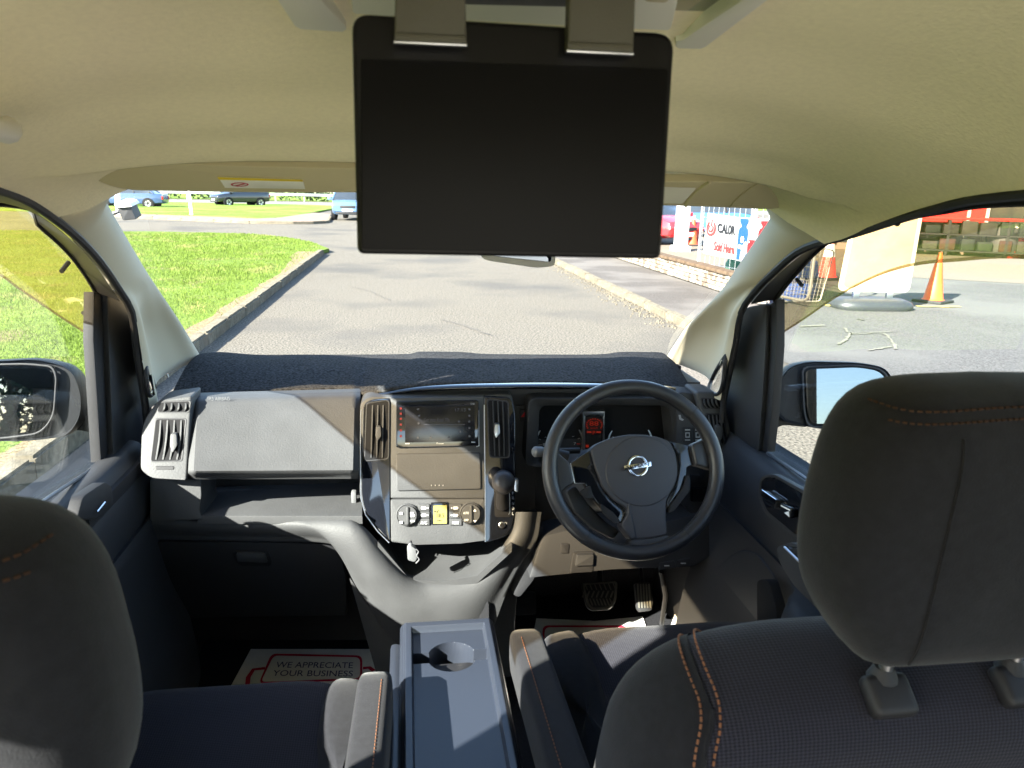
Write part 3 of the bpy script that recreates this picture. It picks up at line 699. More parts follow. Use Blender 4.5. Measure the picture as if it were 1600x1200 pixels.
# --- outboard vents
def slats(mb_list, parent, x0, x1, y0, y1, fn, n, m, lean=0, w=2.2, name='slat'):
    for i in range(n):
        x = lerp(x0, x1, (i + .5) / n)
        top = [(x - w + lean, y0), (x + w + lean, y0), (x + w - lean, y1), (x - w - lean, y1)]
        pts = []
        A = [fn(x + lean * math.cos(math.pi * t) , lerp(y0, y1, t)) + Vector((0, -.010 * math.sin(math.pi * t), 0)) for t in np.linspace(0, 1, 9)]
        MB().loft([[p + Vector((-.0022, 0, 0)), p + Vector((.0022, 0, 0)), p + Vector((.0022 + .002, .024, 0)), p + Vector((-.0022 + .002, .024, 0))] for p in A]).obj(name, m, parent)
def side_vent(poly, r, up, low, fn, label=None, flip=1):
    sv = MB().slab(pxs(rnd(poly, r), fn), (0, .08, 0), .008, 3).obj('side_vent', D, da)
    fi = lambda x, y: fn(x, y) + Vector((0, -.0015, 0))
    fd = lambda x, y: fn(x, y) + Vector((0, -.001, 0))
    for q, n in ((up, 4), (low, 4)):
        MB().ring(pxs(rnd([(a + da_, b + db_) for (a, b), (da_, db_) in zip(q, ((-2.5, -2), (2.5, -2), (2.5, 2), (-2.5, 2)))], 5), fi), pxs(rnd(q, 4), fi), (0, .006, 0), .001).obj('vent_rim', M['dash_soft'], sv)
        MB().slab(pxs(rnd(q, 4), fd), (0, .002, 0)).obj('vent_mouth', M['black'], sv)
        (x0, y0), (x1, _), (x2, y2), (x3, _2) = q
        for i in range(n):
            t = (i + .6) / (n + .2)
            A = [fn(lerp(lerp(x0, x1, t), lerp(x3, x2, t), s) + flip * 2.5 * math.sin(math.pi * s), lerp(y0, y2, s)) + Vector((0, -.002 - .006 * math.sin(math.pi * s), 0)) for s in np.linspace(.02, .98, 9)]
            MB().loft([[p + Vector((-.0016, 0, 0)), p + Vector((.0016, 0, 0)), p + Vector((.0016, .006, 0)), p + Vector((-.0016, .006, 0))] for p in A]).obj('slat', M['dash'], sv)
    x = lerp(low[0][0], low[1][0], .66); y = lerp(low[0][1], low[2][1], .52)
    MB().slab(pxs(rnd([(x - 5, y - 14), (x + 4, y - 14), (x + 5, y + 4), (x - 2, y + 16), (x - 6, y + 4)], 3), lambda a, b: fn(a, b) + Vector((0, -.016, 0))), (0, .012, 0), .003).obj('vent_tab', M['dash'], sv)
    return sv, fi
fl = tilt(640, 1.665, 745, 1.585)
sv, fi = side_vent([(246, 626), (299, 619), (291, 751), (238, 748), (219, 737), (221, 672), (226, 655)], [10, 4, 4, 8, 12, 14, 20],
          [(251, 629), (297, 627), (294, 643), (247, 643)], [(245, 655), (290, 655), (283, 719), (237, 720)], fl)
MB().slab(pxs(rnd(rect(243, 728, 272, 733.5), 2), fi), (0, .003, 0), .0006).obj('thumb_wheel', M['dark'], sv)
fr = tilt(620, 1.70, 715, 1.665)
sv2, fi2 = side_vent([(1086, 612), (1120, 613), (1134, 626), (1144, 690), (1145, 712), (1138, 722), (1112, 722), (1100, 660)], [8, 8, 10, 10, 8, 6, 6, 10],
          [(1096, 623), (1122, 624), (1128, 637), (1101, 637)], [(1103, 647), (1129, 648), (1138, 704), (1116, 705)], fr, flip=-1)
# --- shelf slot under the lid
fb = lambda x, y: at(x, y, 1.80)
MB().slab(pxs([(240, 742), (562, 742), (562, 812), (240, 812)], fb), (0, .02, 0)).obj('shelf_back', M['dash_soft'], da)
z_sh = at(450, 806, 1.60).z
MB().slab([at(308, 806, 1.60), at(566, 806, 1.60), Vector((-.12, 1.80, z_sh - .004)), Vector((-.50, 1.80, z_sh - .004))], (0, 0, -.02), .003).obj('shelf_floor', D, da)
MB().tube([at(320, 772, 1.77), at(550, 774, 1.77)], .017, 10).obj('shelf_roll', M['dash_soft'], da)
MB().box(at(553, 776, 1.68), (.012, .02, .03), bev=.004).obj('latch_stub', M['plug'], da)
MB().slab(pxs(rnd([(234, 747), (314, 750), (315, 775), (311, 798), (318, 812), (234, 814)], [6, 4, 4, 12, 4, 4], 4), tilt(750, 1.62, 850, 1.585)), (0, .14, 0), .012, 3).obj('shelf_end', D, da)
# --- knuckle bar that swoops down round the centre stack
I = [(236, 800), (300, 806), (330, 808), (420, 809), (530, 810), (552, 813), (572, 826), (592, 848), (612, 872), (632, 892), (655, 904), (685, 907), (718, 905), (744, 896), (768, 876), (786, 852), (800, 826), (806, 800)]
O = [(236, 843), (300, 844), (360, 845), (440, 846), (505, 848), (528, 856), (540, 880), (552, 908), (575, 945), (600, 985), (640, 1020), (690, 1030), (740, 1020), (768, 985), (790, 930), (815, 880), (838, 845), (846, 800)]
def Yb(k): return 1.60 - .03 * smooth(3, 9, k) + .03 * smooth(12, 17, k)
Is = spline([(*p, 0) for p in I], 120); Os = spline([(*p, 0) for p in O], 120)
rows = []
for k, (a, b) in enumerate(zip(Is, Os)):
    q = k / 119 * 17; row = []; wid = (b - a).length; dp = .022 + .00020 * wid
    row.append(at(a.x, a.y, Yb(q) + .11))
    for j in range(17):
        s = j / 16; p = a.lerp(b, s)
        Y = Yb(q) + .03 - dp * math.sin(math.pi * min(1, s * 1.25) * .8) ** .6 + .02 * s
        row.append(at(p.x, p.y, Y))
    row.append(at(b.x, b.y + 1, Yb(q) + .10))
    rows.append(row)
MB().grid(rows).obj('console_surround', D, da, smooth=55)
# pocket under the centre stack
zp = at(700, 906, 1.60).z
MB().slab([at(590, 846, 1.58), at(640, 905, 1.585), at(690, 909, 1.585), at(745, 900, 1.585), at(800, 850, 1.58), Vector((.24, 1.80, zp + .03)), Vector((-.07, 1.80, zp + .03))], (0, 0, -.02)).obj('pocket_floor', D, da)
MB().slab(pxs([(590, 835), (806, 835), (806, 885), (590, 885)], lambda x, y: at(x, y, 1.78)), (0, .02, 0)).obj('pocket_back', M['dash_soft'], da)
# --- lower glovebox door
gf = tilt(843, 1.625, 965, 1.70)
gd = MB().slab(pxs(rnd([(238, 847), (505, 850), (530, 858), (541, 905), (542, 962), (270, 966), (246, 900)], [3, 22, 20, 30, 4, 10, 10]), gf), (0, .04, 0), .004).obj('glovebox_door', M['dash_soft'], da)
MB().slab(pxs(rnd([(364, 860), (418, 861), (425, 878), (423, 884), (376, 884), (366, 874)], 4), lambda x, y: gf(x, y) + Vector((0, -.003, 0))), (0, .006, 0), .002).obj('handle', M['dark'], gd)
MB().slab(pxs(rnd([(370, 862), (415, 863), (419, 877), (372, 875)], 3), lambda x, y: gf(x, y) + Vector((0, -.009, 0))), (0, .008, 0), .002).obj('pull', D, gd)
MB().slab(pxs([(238, 840), (560, 843), (580, 960), (600, 1000), (238, 1000)], tilt(843, 1.66, 965, 1.735)), (0, .02, 0)).obj('lower_panel', M['dark'], da)
MB().slab(pxs(rnd([(230, 800), (246, 800), (260, 900), (285, 1010), (230, 1010)], 6), tilt(800, 1.63, 1000, 1.70)), (0, .05, 0), .008).obj('side_trim', M['dash_soft'], da)
# console leg behind the tray
MB().slab(pxs(rnd([(626, 938), (764, 936), (766, 1090), (622, 1090)], [10, 10, 0, 0]), tilt(936, 1.586, 1090, 1.552)), (0, .05, 0), .003).obj('console_leg', M['dash_soft'], da)
MB().slab(pxs(rnd([(752, 880), (800, 860), (812, 900), (806, 960), (802, 1060), (750, 1060)], 8), tilt(860, 1.66, 1060, 1.61)), (0, .18, 0), .008).obj('console_side', M['dash_soft'], da)
MB().slab(pxs(rnd([(545, 900), (600, 985), (624, 1000), (640, 940), (700, 930), (700, 1060), (590, 1060)], 8), tilt(860, 1.62, 1060, 1.58)), (0, .22, 0), .008).obj('console_side', D, da)
# ============================================================ CENTRE STACK (part of the dash)
cf = tilt(620, 1.715, 850, 1.605)
co = lambda o: (lambda x, y: cf(x, y) + Vector((0, o, 0)))
# grey bezel behind everything
MB().slab(pxs(rnd([(562, 632), (576, 622), (800, 618), (806, 640), (806, 830), (788, 846), (760, 850), (612, 852), (592, 834), (570, 808), (561, 780)], [8, 8, 6, 6, 10, 10, 2, 2, 12, 16, 20]), co(.012)), (0, .10, 0), .006).obj('stack_surround', D, da)
gp = MB().slab(pxs(rnd([(568, 633), (580, 626), (609, 624), (609, 845), (592, 826), (572, 802), (565, 775)], [6, 8, 2, 2, 14, 18, 20]), co(0)), (0, .03, 0), .006, 3).obj('gloss_panel', M['gloss'], da)
gp2 = MB().slab(pxs(rnd([(757, 620), (799, 622), (805, 650), (805, 800), (798, 828), (780, 842), (758, 848)], [2, 8, 8, 20, 14, 8, 2]), co(0)), (0, .03, 0), .006, 3).obj('gloss_panel', M['gloss'], da)
MB().tube(pxs([(756.5, 632), (757, 700), (758, 780), (758, 846)], co(-.003)), .0016, 6).obj('trim_line', M['silver'], gp2)
MB().tube(pxs([(564, 640), (563, 700), (564, 778), (571, 804), (590, 830), (608, 848)], co(0)), .0018, 6).obj('trim_line', M['silver'], gp)
MB().slab(pxs(rnd([(610, 622), (756, 620), (757, 779), (610, 779)], 2), co(.002)), (0, .03, 0), .003).obj('centre_panel', D, da)
MB().slab(pxs(rnd([(610, 781), (757, 780), (758, 845), (720, 850), (650, 852), (611, 847)], 3), co(.000)), (0, .04, 0), .004).obj('climate_fascia', D, da)
def centre_vent(q, m, tabx, bright):
    v = MB().slab(pxs(rnd(q, 5), co(-.0012)), (0, .002, 0)).obj('centre_vent', M['black'], da)
    MB().ring(pxs(rnd([(a + da_, b + db_) for (a, b), (da_, db_) in zip(q, ((-2, -2), (2, -2), (2, 2), (-2, 2)))], 6), co(-.002)), pxs(rnd(q, 5), co(-.002)), (0, .005, 0), .001).obj('vent_rim', M['dash_soft'], v)
    (x0, y0), (x1, _), (x2, y2), (x3, _2) = q
    for i in range(3):
        t = (i + 1) / 4
        A = [cf(lerp(lerp(x0, x1, t), lerp(x3, x2, t), s), lerp(y0, y2, s)) + Vector((0, -.003 - .005 * math.sin(math.pi * s), 0)) for s in np.linspace(.02, .98, 9)]
        MB().loft([[p + Vector((-.0014, 0, 0)), p + Vector((.0014, 0, 0)), p + Vector((.0014, .007, 0)), p + Vector((-.0014, .007, 0))] for p in A]).obj('slat', m, v)
    y = lerp(y0, y2, .5)
    MB().slab(pxs(rnd([(tabx - 4, y - 10), (tabx + 3, y - 10), (tabx + 4, y + 4), (tabx - 2, y + 12), (tabx - 5, y + 4)], 2), co(-.017)), (0, .012, 0), .003).obj('vent_tab', bright, v)
centre_vent([(574, 631), (607, 626), (606, 716), (571, 719)], M['dash'], 592, M['dash'])
centre_vent([(762, 625), (793, 628), (795, 714), (766, 713)], M['dash_soft'], 776, M['silver'])
st = MB().slab(pxs(rnd([(619, 709), (750, 707), (751, 763), (619, 766)], 3), co(-.004)), (0, .02, 0), .002).obj('storage_lid', D, da)
mb = MB()
for k, x in enumerate((674, 680, 686, 692)): mb.box(co(-.0055)(x, 757), (.002, .001, .003))
mb.obj('lid_print', M['grey_print'], st)
# hazard switch
hz = MB().slab(pxs(rnd(rect(812, 640, 827, 659), 2), lambda x, y: at(x, y, 1.762)), (0, .01, 0), .0015).obj('hazard_switch', M['dark'], da)
fh = lambda x, y: at(x, y, 1.7605)
MB().ring(pxs([(819.5, 644), (824.5, 651.5), (814.5, 651.5)], fh), pxs([(819.5, 646.3), (822.4, 650.4), (816.6, 650.4)], fh), (0, .0008, 0)).obj('triangle_print', M['red_print'], hz)
MB().slab(pxs([(819.5, 646.8), (821.6, 650), (817.4, 650)], fh), (0, .0008, 0)).obj('triangle_core', M['red_print'], hz)
# ============================================================ CAR STEREO
cs = thing('car_stereo', 'black double height car stereo in the centre stack with a dim grey touch screen', 'car stereo', tuple(cf(683, 660)))
MB().slab(pxs(rnd([(619, 627), (745, 625), (748, 628), (748, 695), (619, 698)], 2), co(-.006)), (0, .03, 0), .0015).obj('face', M['gloss'], cs)
MB().slab(pxs([(633, 634), (741, 632), (742, 688), (633, 690)], co(-.0075)), (0, .002, 0), .0004).obj('touch_screen', M['screen'], cs)
so = co(-.0088)
mb = MB(); textpx(mb, '17:13', 711, 636, 727, 641, so); textpx(mb, 'Get into Kool 70s', 662, 651, 702, 657, so); mb.obj('screen_text', M['ui'], cs)
mb = MB()
for x, y in ((653, 638), (655, 648), (733, 638), (733, 648), (733, 657), (733, 667), (654, 660), (653, 682), (673, 682), (701, 682), (733, 680), (718, 673), (717, 657)):
    mb.slab(pxs(rnd(rect(x - 1.6, y - 1.4, x + 1.6, y + 1.4), 1), so), (0, .0006, 0))
mb.slab(pxs(rect(662, 661.5, 726, 662.2), so), (0, .0006, 0)); mb.obj('screen_icons', M['ui'], cs)
for y in (637, 645, 653, 662, 671, 680):
    MB().slab(pxs(rnd(rect(624.6, y - 1.6, 628, y + 1.6), 1), co(-.0078)), (0, .002, 0)).obj('touch_key', M['red_dot'], cs)
mb = MB(); textpx(mb, 'Pioneer', 682, 689.6, 694, 692.4, co(-.0072)); textpx(mb, 'DAB', 735, 628, 741, 630.6, co(-.0072)); mb.slab(pxs(rect(633, 690.6, 640, 692.4), co(-.0072)), (0, .0006, 0)); mb.slab(pxs(rect(736, 688.6, 742, 690.2), co(-.0072)), (0, .0006, 0)); mb.obj('face_print', M['grey_print'], cs)
MB().tube(pxs([(747.5, 640), (748, 696), (744, 697)], co(-.004)), .0012, 6).obj('face_edge', M['silver'], cs)
# ============================================================ CLIMATE PANEL
cp = thing('climate_panel', 'heater control panel with two round knobs and a small yellow display', 'heater controls', tuple(cf(686, 803)))
k0 = co(-.003)
for i, (x, y) in enumerate(((636.5, 803.5), (735, 801))):
    n = Vector((0, -1, .30)).normalized(); c = k0(x, y); Q = Matrix.Translation(c) @ n.to_track_quat('Z', 'Y').to_matrix().to_4x4()
    kb = MB().lathe([(.0265, -.004), (.0265, .004), (.0245, .006), (.0235, .004)], 40, Q).obj('knob', D, cp)
    MB().lathe([(.0225, .002), (.0225, .010), (.0215, .0115), (.0, .0115)], 40, Q, caps=False).obj('dial', D, kb)
    MB().box(Q @ Vector((0, 0, .0135)), (.0055, .005, .040), (Q.to_3x3() @ Matrix.Rotation(R_(90), 3, 'X')), .0015).obj('grip_bar', D, kb)
    mb = MB()
    pr_ = co(-.0185)
    if i == 0:
        for xx, yy in ((627, 797), (627, 811)): mb.slab(pxs(rect(xx - 2, yy - 1.5, xx + 2, yy + 1.5), pr_), (0, .0006, 0))
        textpx(mb, 'FR', 641, 795, 647, 798, pr_); textpx(mb, 'DEF', 641, 799, 648, 802, pr_); textpx(mb, 'REAR', 641, 807, 648, 810, pr_)
    else:
        textpx(mb, 'AUTO', 723, 794.5, 731.5, 798, pr_); textpx(mb, 'OFF', 724, 805.5, 731, 809, pr_)
        mb.slab(pxs([(741, 791), (743.5, 794), (738.5, 794)], pr_), (0, .0006, 0)); mb.slab(pxs([(741, 811), (743.5, 808), (738.5, 808)], pr_), (0, .0006, 0))
    mb.obj('knob_print', M['white_print'], kb)
dp = MB().slab(pxs(rnd([(673, 785), (700, 784), (700, 818), (673, 819)], 1.5), co(-.004)), (0, .01, 0), .001).obj('display', M['gloss'], cp)
MB().slab(pxs([(677, 789), (698, 788), (698, 816.5), (677, 817)], co(-.0052)), (0, .002, 0)).obj('display_glass', M['lcd'], dp)
mb = MB(); textpx(mb, '18.5', 682, 800, 693, 806.5, co(-.0062)); mb.slab(pxs([(678, 796), (683, 798), (684, 795), (685, 795), (683.5, 799.5), (678, 798)], co(-.0062)), (0, .0006, 0))
for x in (683, 685.5, 688): mb.slab(pxs(rect(x, 811, x + 1.5, 812.6), co(-.0062)), (0, .0006, 0))
mb.obj('display_digits', M['dark'], dp)
pr_ = co(-.0068)
for i, y in enumerate((792, 803.2, 814.6)):
    for side, x0, x1 in ((0, 653, 671), (1, 702, 721)):
        b = MB().slab(pxs(rnd([(x0, y - 5), (x1, y - 5.2), (x1, y + 5), (x0, y + 5.2)], 1), co(-.0045)), (0, .01, 0), .001).obj('button', D, cp)
        mb = MB(); cx_ = (x0 + x1) / 2
        if i == 2: textpx(mb, 'MODE' if side else 'A/C', cx_ - 5, y - 2, cx_ + 5, y + 2, pr_)
        else:
            mb.slab(pxs(rnd(rect(cx_ - 4, y - 1.8, cx_ + 4, y + 1.8), 1.6), pr_), (0, .0006, 0)); mb.slab(pxs(rect(cx_ - 7, y - .8, cx_ - 5.6, y + .8) if side else rect(cx_ + 5.6, y - .8, cx_ + 7, y + .8), pr_), (0, .0006, 0))
        mb.obj('button_print', M['white_print'], b)
# ============================================================ GEAR LEVER
gl = thing('gear_lever', 'black gear lever knob on the dash to the right of the stereo', 'gear lever', tuple(cf(785, 800)))
MB().slab(pxs(rnd([(771, 742), (798, 742), (799, 808), (773, 808)], 5), co(-.0015)), (0, .004, 0), .001).obj('gate', M['black'], gl)
n = Vector((0, -1, .35)).normalized(); c = co(-.07)(780, 738)
prof = [(0, -.03), (.012, -.03), (.017, -.02), (.0235, -.006), (.0265, .008), (.026, .020), (.021, .030), (.012, .0345), (0, .036)]
Q = Matrix.Translation(c) @ Vector((0, -.75, .5)).to_track_quat('Z', 'Y').to_matrix().to_4x4() @ Matrix.Diagonal((1.0, 1.05, 1.0, 1))
MB().lathe(prof, 28, Q, caps=False).obj('knob', M['leather'], gl, smooth=180)
MB().tube([c + Vector((0, .02, -.02)), co(.0)(785, 790)], [.012, .016], 12).obj('stem', M['dark'], gl)
MB().slab(pxs(rnd([(797, 732), (804, 733), (803, 752), (797, 750)], 2), co(-.07)), (0, .012, 0), .002).obj('release_button', M['silver'], gl)
mb = MB()
for ch, y in (('P', 770), ('R', 778), ('N', 786), ('D', 794), ('L', 802)): textpx(mb, ch, 800, y - 2.6, 803, y + 2, co(-.0015))
textpx(mb, 'O/D', 783, 815, 792, 818, co(-.0015)); mb.obj('gate_letters', M['grey_print'], gl)
MB().tube(pxs([(796, 766), (796.5, 800), (794, 804)], co(-.002)), .0008, 6).obj('gate_line', M['silver'], gl)
kh = MB().lathe([(.0, .0), (.008, .0), (.008, .004), (.006, .005), (.0, .005)], 20, Matrix.Translation(co(-.001)(784, 820)) @ n.to_track_quat('Z', 'Y').to_matrix().to_4x4(), caps=False).obj('lighter_socket', M['silver'], gl)
MB().lathe([(.0, .0), (.0055, .0), (.0055, .006), (.0, .006)], 16, Matrix.Translation(co(-.001)(784, 820)) @ n.to_track_quat('Z', 'Y').to_matrix().to_4x4(), caps=False).obj('socket_core', M['black'], kh)
# hanging lead under the stack
hl_ = thing('hanging_plug', 'pale grey plug hanging on a short lead under the heater panel', 'plug', tuple(at(645, 850, 1.55)))
fz = lambda x, y: at(x, y, 1.55)
MB().slab(pxs(rnd([(636, 858), (641, 852), (650, 858), (652, 874), (648, 879), (637, 876)], 3), fz), (0, .016, 0), .004).obj('plug_body', M['plug'], hl_)
MB().tube(spline([at(642, 846, 1.58), at(643, 853, 1.56), at(646, 857, 1.555)], 8), .003, 8).obj('lead', M['dark'], hl_)
MB().tube(spline(pxs([(650, 858), (654, 862), (651, 868), (655, 874), (650, 880)], fz), 12), .0015, 6).obj('loop', M['plug'], hl_)
# ============================================================ DASH MAT
dm = []
far = [(306, 556), (316, 552), (345, 550), (400, 554), (470, 554), (560, 554), (638, 553), (655, 549.5), (720, 550), (765, 553), (900, 554), (945, 553), (968, 550), (1010, 550), (1034, 551), (1042, 556)]
near = [(268, 616), (292, 616), (330, 613), (380, 611), (430, 609), (500, 607), (548, 606), (562, 613), (585, 611), (612, 605.5), (650, 601), (700, 598), (780, 596.5), (900, 596.5), (1010, 599), (1082, 612)]
A = spline([(*p, 0) for p in far], 150); B = spline([(*p, 0) for p in near], 150); rows = []
for k in range(37):
    s = k / 36; row = []
    for j in range(150):
        a, b = A[j], B[j]
        pa = at(a.x, a.y, 2.26 - .03 * abs(j / 75 - 1) ** 3); Yn = 1.85 - .095 * smooth(45, 62, j) + (.0 if j < 140 else .02)
        pb = at(b.x, b.y, Yn)
        p = pa.lerp(pb, s)
        wv = noise.noise(p * 3.1) * .007 + noise.noise(p * 9) * .002
        p.z += (.012 * math.sin(math.pi * s) + wv * math.sin(math.pi * s)) 
        row.append(p)
    rows.append(row)
lip = [p + Vector((0, .004, -.012)) for p in rows[-1]]
lip2 = [p + Vector((0, .03, -.022)) for p in rows[-1]]
o = MB().grid([[p + Vector((0, .004, -.02)) for p in rows[0]]] + rows + [[p + Vector((0, -.003, -.005)) for p in rows[-1]], lip, lip2]).obj('dashboard_mat', M['felt'], None, smooth=180)
tag(o, 'black felt mat lying along the top of the dashboard under the windscreen', 'dashboard mat')
# ============================================================ INSTRUMENTS
ic = thing('instrument_cluster', 'dark instrument cluster with two round dials and a red lit display behind the wheel', 'instrument cluster', tuple(at(945, 680, 1.77)))
fi_ = lambda o: (lambda x, y: at(x, y, 1.77 + o))
outer = rnd([(826, 622), (1066, 622), (1070, 730), (820, 730)], 14); inner = rnd([(843, 634), (1046, 634), (1056, 726), (840, 726)], 14)
MB().ring(pxs(outer, fi_(-.055)), pxs(inner, fi_(-.045)), (0, .10, 0), .005).obj('binnacle', M['dash_soft'], ic)
MB().slab(pxs([(832, 628), (1060, 628), (1064, 730), (828, 730)], fi_(.03)), (0, .01, 0)).obj('dial_plate', M['black'], ic)
ex, ez = Vector((1, 0, 0)), Vector((0, .2, .98))
def gauge(px, py, r, name, a0, a1, nums, marks, redend):
    c = fi_(.028)(px, py)
    g = MB().slab([c + ex * (r * math.cos(t)) + ez * (r * math.sin(t)) for t in np.linspace(0, 2 * math.pi, 41)[:-1]], (0, .004, 0)).obj(name, M['dark'], ic)
    MB().tube([c + Vector((0, -.003, 0)) + ex * (r * math.cos(t)) + ez * (r * math.sin(t)) for t in np.linspace(0, 2 * math.pi, 61)[:-1]], .0022, 6, closed=True).obj('dial_ring', M['silver'], g)
    mb, mr = MB(), MB()
    for k in range(marks + 1):
        t = lerp(a0, a1, k / marks); L = .010 if k % 2 == 0 else .006
        d = ex * math.cos(t) + ez * math.sin(t); nn = -ex * math.sin(t) + ez * math.cos(t)
        p0 = c + Vector((0, -.0015, 0)) + d * (r * .90); p1 = p0 - d * L
        (mr if k > marks - redend else mb).add([p0 + nn * .0008, p0 - nn * .0008, p1 - nn * .0008, p1 + nn * .0008], [(0, 1, 2, 3)])
        if k % 2 == 0 and nums:
            q = c + Vector((0, -.0015, 0)) + d * (r * .66); w_ = .0032 * len(nums[k // 2]); hgt = .0034
            text_into(mb, nums[k // 2], q - ex * w_ + ez * hgt, q + ex * w_ + ez * hgt, q + ex * w_ - ez * hgt, q - ex * w_ - ez * hgt)
    mb.obj('dial_marks', M['grey_print'], g)
    if redend: mr.obj('red_marks', M['red_print'], g)
    t = lerp(a0, a1, .02); d = ex * math.cos(t) + ez * math.sin(t); nn = -ex * math.sin(t) + ez * math.cos(t); p = c + Vector((0, -.003, 0))
    MB().slab([p + nn * .0014, p + d * r * .8 + nn * .0004, p + d * r * .8 - nn * .0004, p - nn * .0014], (0, .001, 0)).obj('needle', M['red_print'], g)
gauge(874, 692, .062, 'rev_dial', R_(215), R_(-35), [str(i) for i in range(9)], 16, 3)
gauge(984, 692, .060, 'speed_dial', R_(215), R_(-35), ['0', '20', '40', '60', '80', '100', '120', '140', '160', '180'], 18, 0)
ds = MB().slab(pxs(rect(913, 645, 943, 700), fi_(.016)), (0, .012, 0), .001).obj('display', M['black'], ic)
for q in (rect(911, 644, 914.5, 702), rect(942, 644, 944.5, 702)): MB().slab(pxs(q, fi_(.012)), (0, .014, 0), .001).obj('display_bar', M['silver'], ds)
MB().slab(pxs([(911, 643), (945, 643), (944, 651), (936, 649), (920, 649), (912, 651)], fi_(.012)), (0, .014, 0), .001).obj('display_cap', M['silver'], ds)
mb = MB(); fd = fi_(.0145)
c = (928.5, 664)
for t0 in np.linspace(2.6, 6.8, 14):
    a = (c[0] + 12 * math.cos(t0), c[1] + 9.5 * math.sin(t0)); mb.slab(pxs([(a[0] - 1.1, a[1] - .8), (a[0] + 1.1, a[1] - .8), (a[0] + 1.1, a[1] + .8), (a[0] - 1.1, a[1] + .8)], fd), (0, .0006, 0))
textpx(mb, '88', 921, 658, 935, 665, fd); textpx(mb, 'km/h', 923, 667, 934, 670, fd); textpx(mb, 'P', 926, 673, 930, 679, fd)
mb.slab(pxs(rect(917, 674, 924, 676.5), fd), (0, .0006, 0)); mb.slab(pxs(rect(932, 674, 939, 676.5), fd), (0, .0006, 0)); mb.slab(pxs(rnd(rect(915, 695, 920, 699), 1.5), fd), (0, .0006, 0))
mb.obj('display_read_out', M['red_lit'], ds)
# switch panel right of the instruments
swp = MB().slab(pxs(rnd([(1058, 612), (1090, 615), (1100, 660), (1106, 722), (1100, 760), (1062, 760), (1056, 690)], 6), tilt(612, 1.725, 760, 1.675)), (0, .06, 0), .006).obj('switch_panel', M['dash_soft'], da)
fsw = lambda x, y: tilt(612, 1.725, 760, 1.675)(x, y) + Vector((0, -.003, 0))
for q in (rect(1066, 667, 1081, 691), rect(1083, 667, 1096, 691)):
    b = MB().slab(pxs(rnd(q, 2), fsw), (0, .01, 0), .002).obj('switch', M['dark'], swp)
    mb = MB(); x = (q[0][0] + q[1][0]) / 2; f2 = lambda a, b_: fsw(a, b_) + Vector((0, -.001, 0))
    mb.ring(pxs(rect(x - 3.4, 675, x + 3.4, 683), f2), pxs(rect(x - 2.2, 676.5, x + 2.2, 681.5), f2), (0, .0006, 0)); mb.slab(pxs(rect(x - 4, 670, x + 4, 672), f2), (0, .0006, 0)); mb.slab(pxs(rect(x - 4, 686, x + 4, 687.5), f2), (0, .0006, 0))
    mb.obj('switch_print', M['grey_print'], b)
mb = MB(); mb.slab(pxs([(1060, 648), (1063, 648), (1064, 653), (1068, 655), (1066, 657), (1061, 655)], fsw), (0, .002, 0)); mb.obj('mirror_symbol', M['grey_print'], swp)
lp = MB().slab(pxs(rnd([(1074, 735), (1110, 735), (1132, 770), (1132, 800), (1100, 815), (1074, 800)], 5), tilt(735, 1.69, 815, 1.66)), (0, .05, 0), .005).obj('lower_switch_panel', M['dash_soft'], da)
MB().slab(pxs(rnd([(1080, 742), (1095, 743), (1094, 757), (1080, 756)], 2), lambda x, y: at(x, y, 1.672)), (0, .012, 0), .002).obj('dimmer_switch', M['dark'], lp)
MB().slab(pxs(rnd([(1082, 764), (1108, 764), (1104, 784), (1080, 784)], 2), lambda x, y: at(x, y, 1.664)), (0, .012, 0), .002).obj('blank_cover', M['gloss'], lp)
# knee panel under the column
kf = tilt(800, 1.655, 895, 1.60)
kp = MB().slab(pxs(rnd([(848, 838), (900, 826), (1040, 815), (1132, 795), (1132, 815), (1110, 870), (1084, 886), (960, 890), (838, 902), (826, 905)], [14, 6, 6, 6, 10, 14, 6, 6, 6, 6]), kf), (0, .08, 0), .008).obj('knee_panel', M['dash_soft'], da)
ko = lambda o: (lambda x, y: kf(x, y) + Vector((0, o, 0)))
MB().slab(pxs(rnd([(895, 862), (928, 861), (926, 893), (890, 895)], 3), ko(-.003)), (0, .02, 0), .002).obj('coin_tray', M['dark'], kp)
MB().slab(pxs(rnd([(900, 864), (926, 863), (925, 880), (897, 881)], 2), ko(-.012)), (0, .012, 0), .002).obj('tray_flap', M['dash_soft'], kp)
MB().slab(pxs(rnd([(876, 849), (889, 849), (888, 864), (875, 864)], 2), ko(-.003)), (0, .01, 0), .001).obj('blank_cover', M['dark'], kp)
for q in ([(1030, 879), (1053, 875), (1056, 886), (1028, 890)], [(1057, 875), (1078, 871), (1076, 883), (1059, 886)]):
    b = MB().slab(pxs(rnd(q, 1.5), ko(-.004)), (0, .02, 0), .002).obj('switch', M['dark'], kp)
    x = sum(p[0] for p in q) / 4; y = sum(p[1] for p in q) / 4
    MB().slab(pxs(rect(x - 5, y - 1, x + 3, y + .6), ko(-.006)), (0, .001, 0)).obj('switch_print', M['grey_print'], b)
MB().slab(pxs(rnd([(806, 830), (850, 820), (848, 840), (836, 905), (812, 935), (800, 930)], 8), tilt(800, 1.66, 935, 1.62)), (0, .10, 0), .006).obj('console_cheek', M['dash_soft'], da)
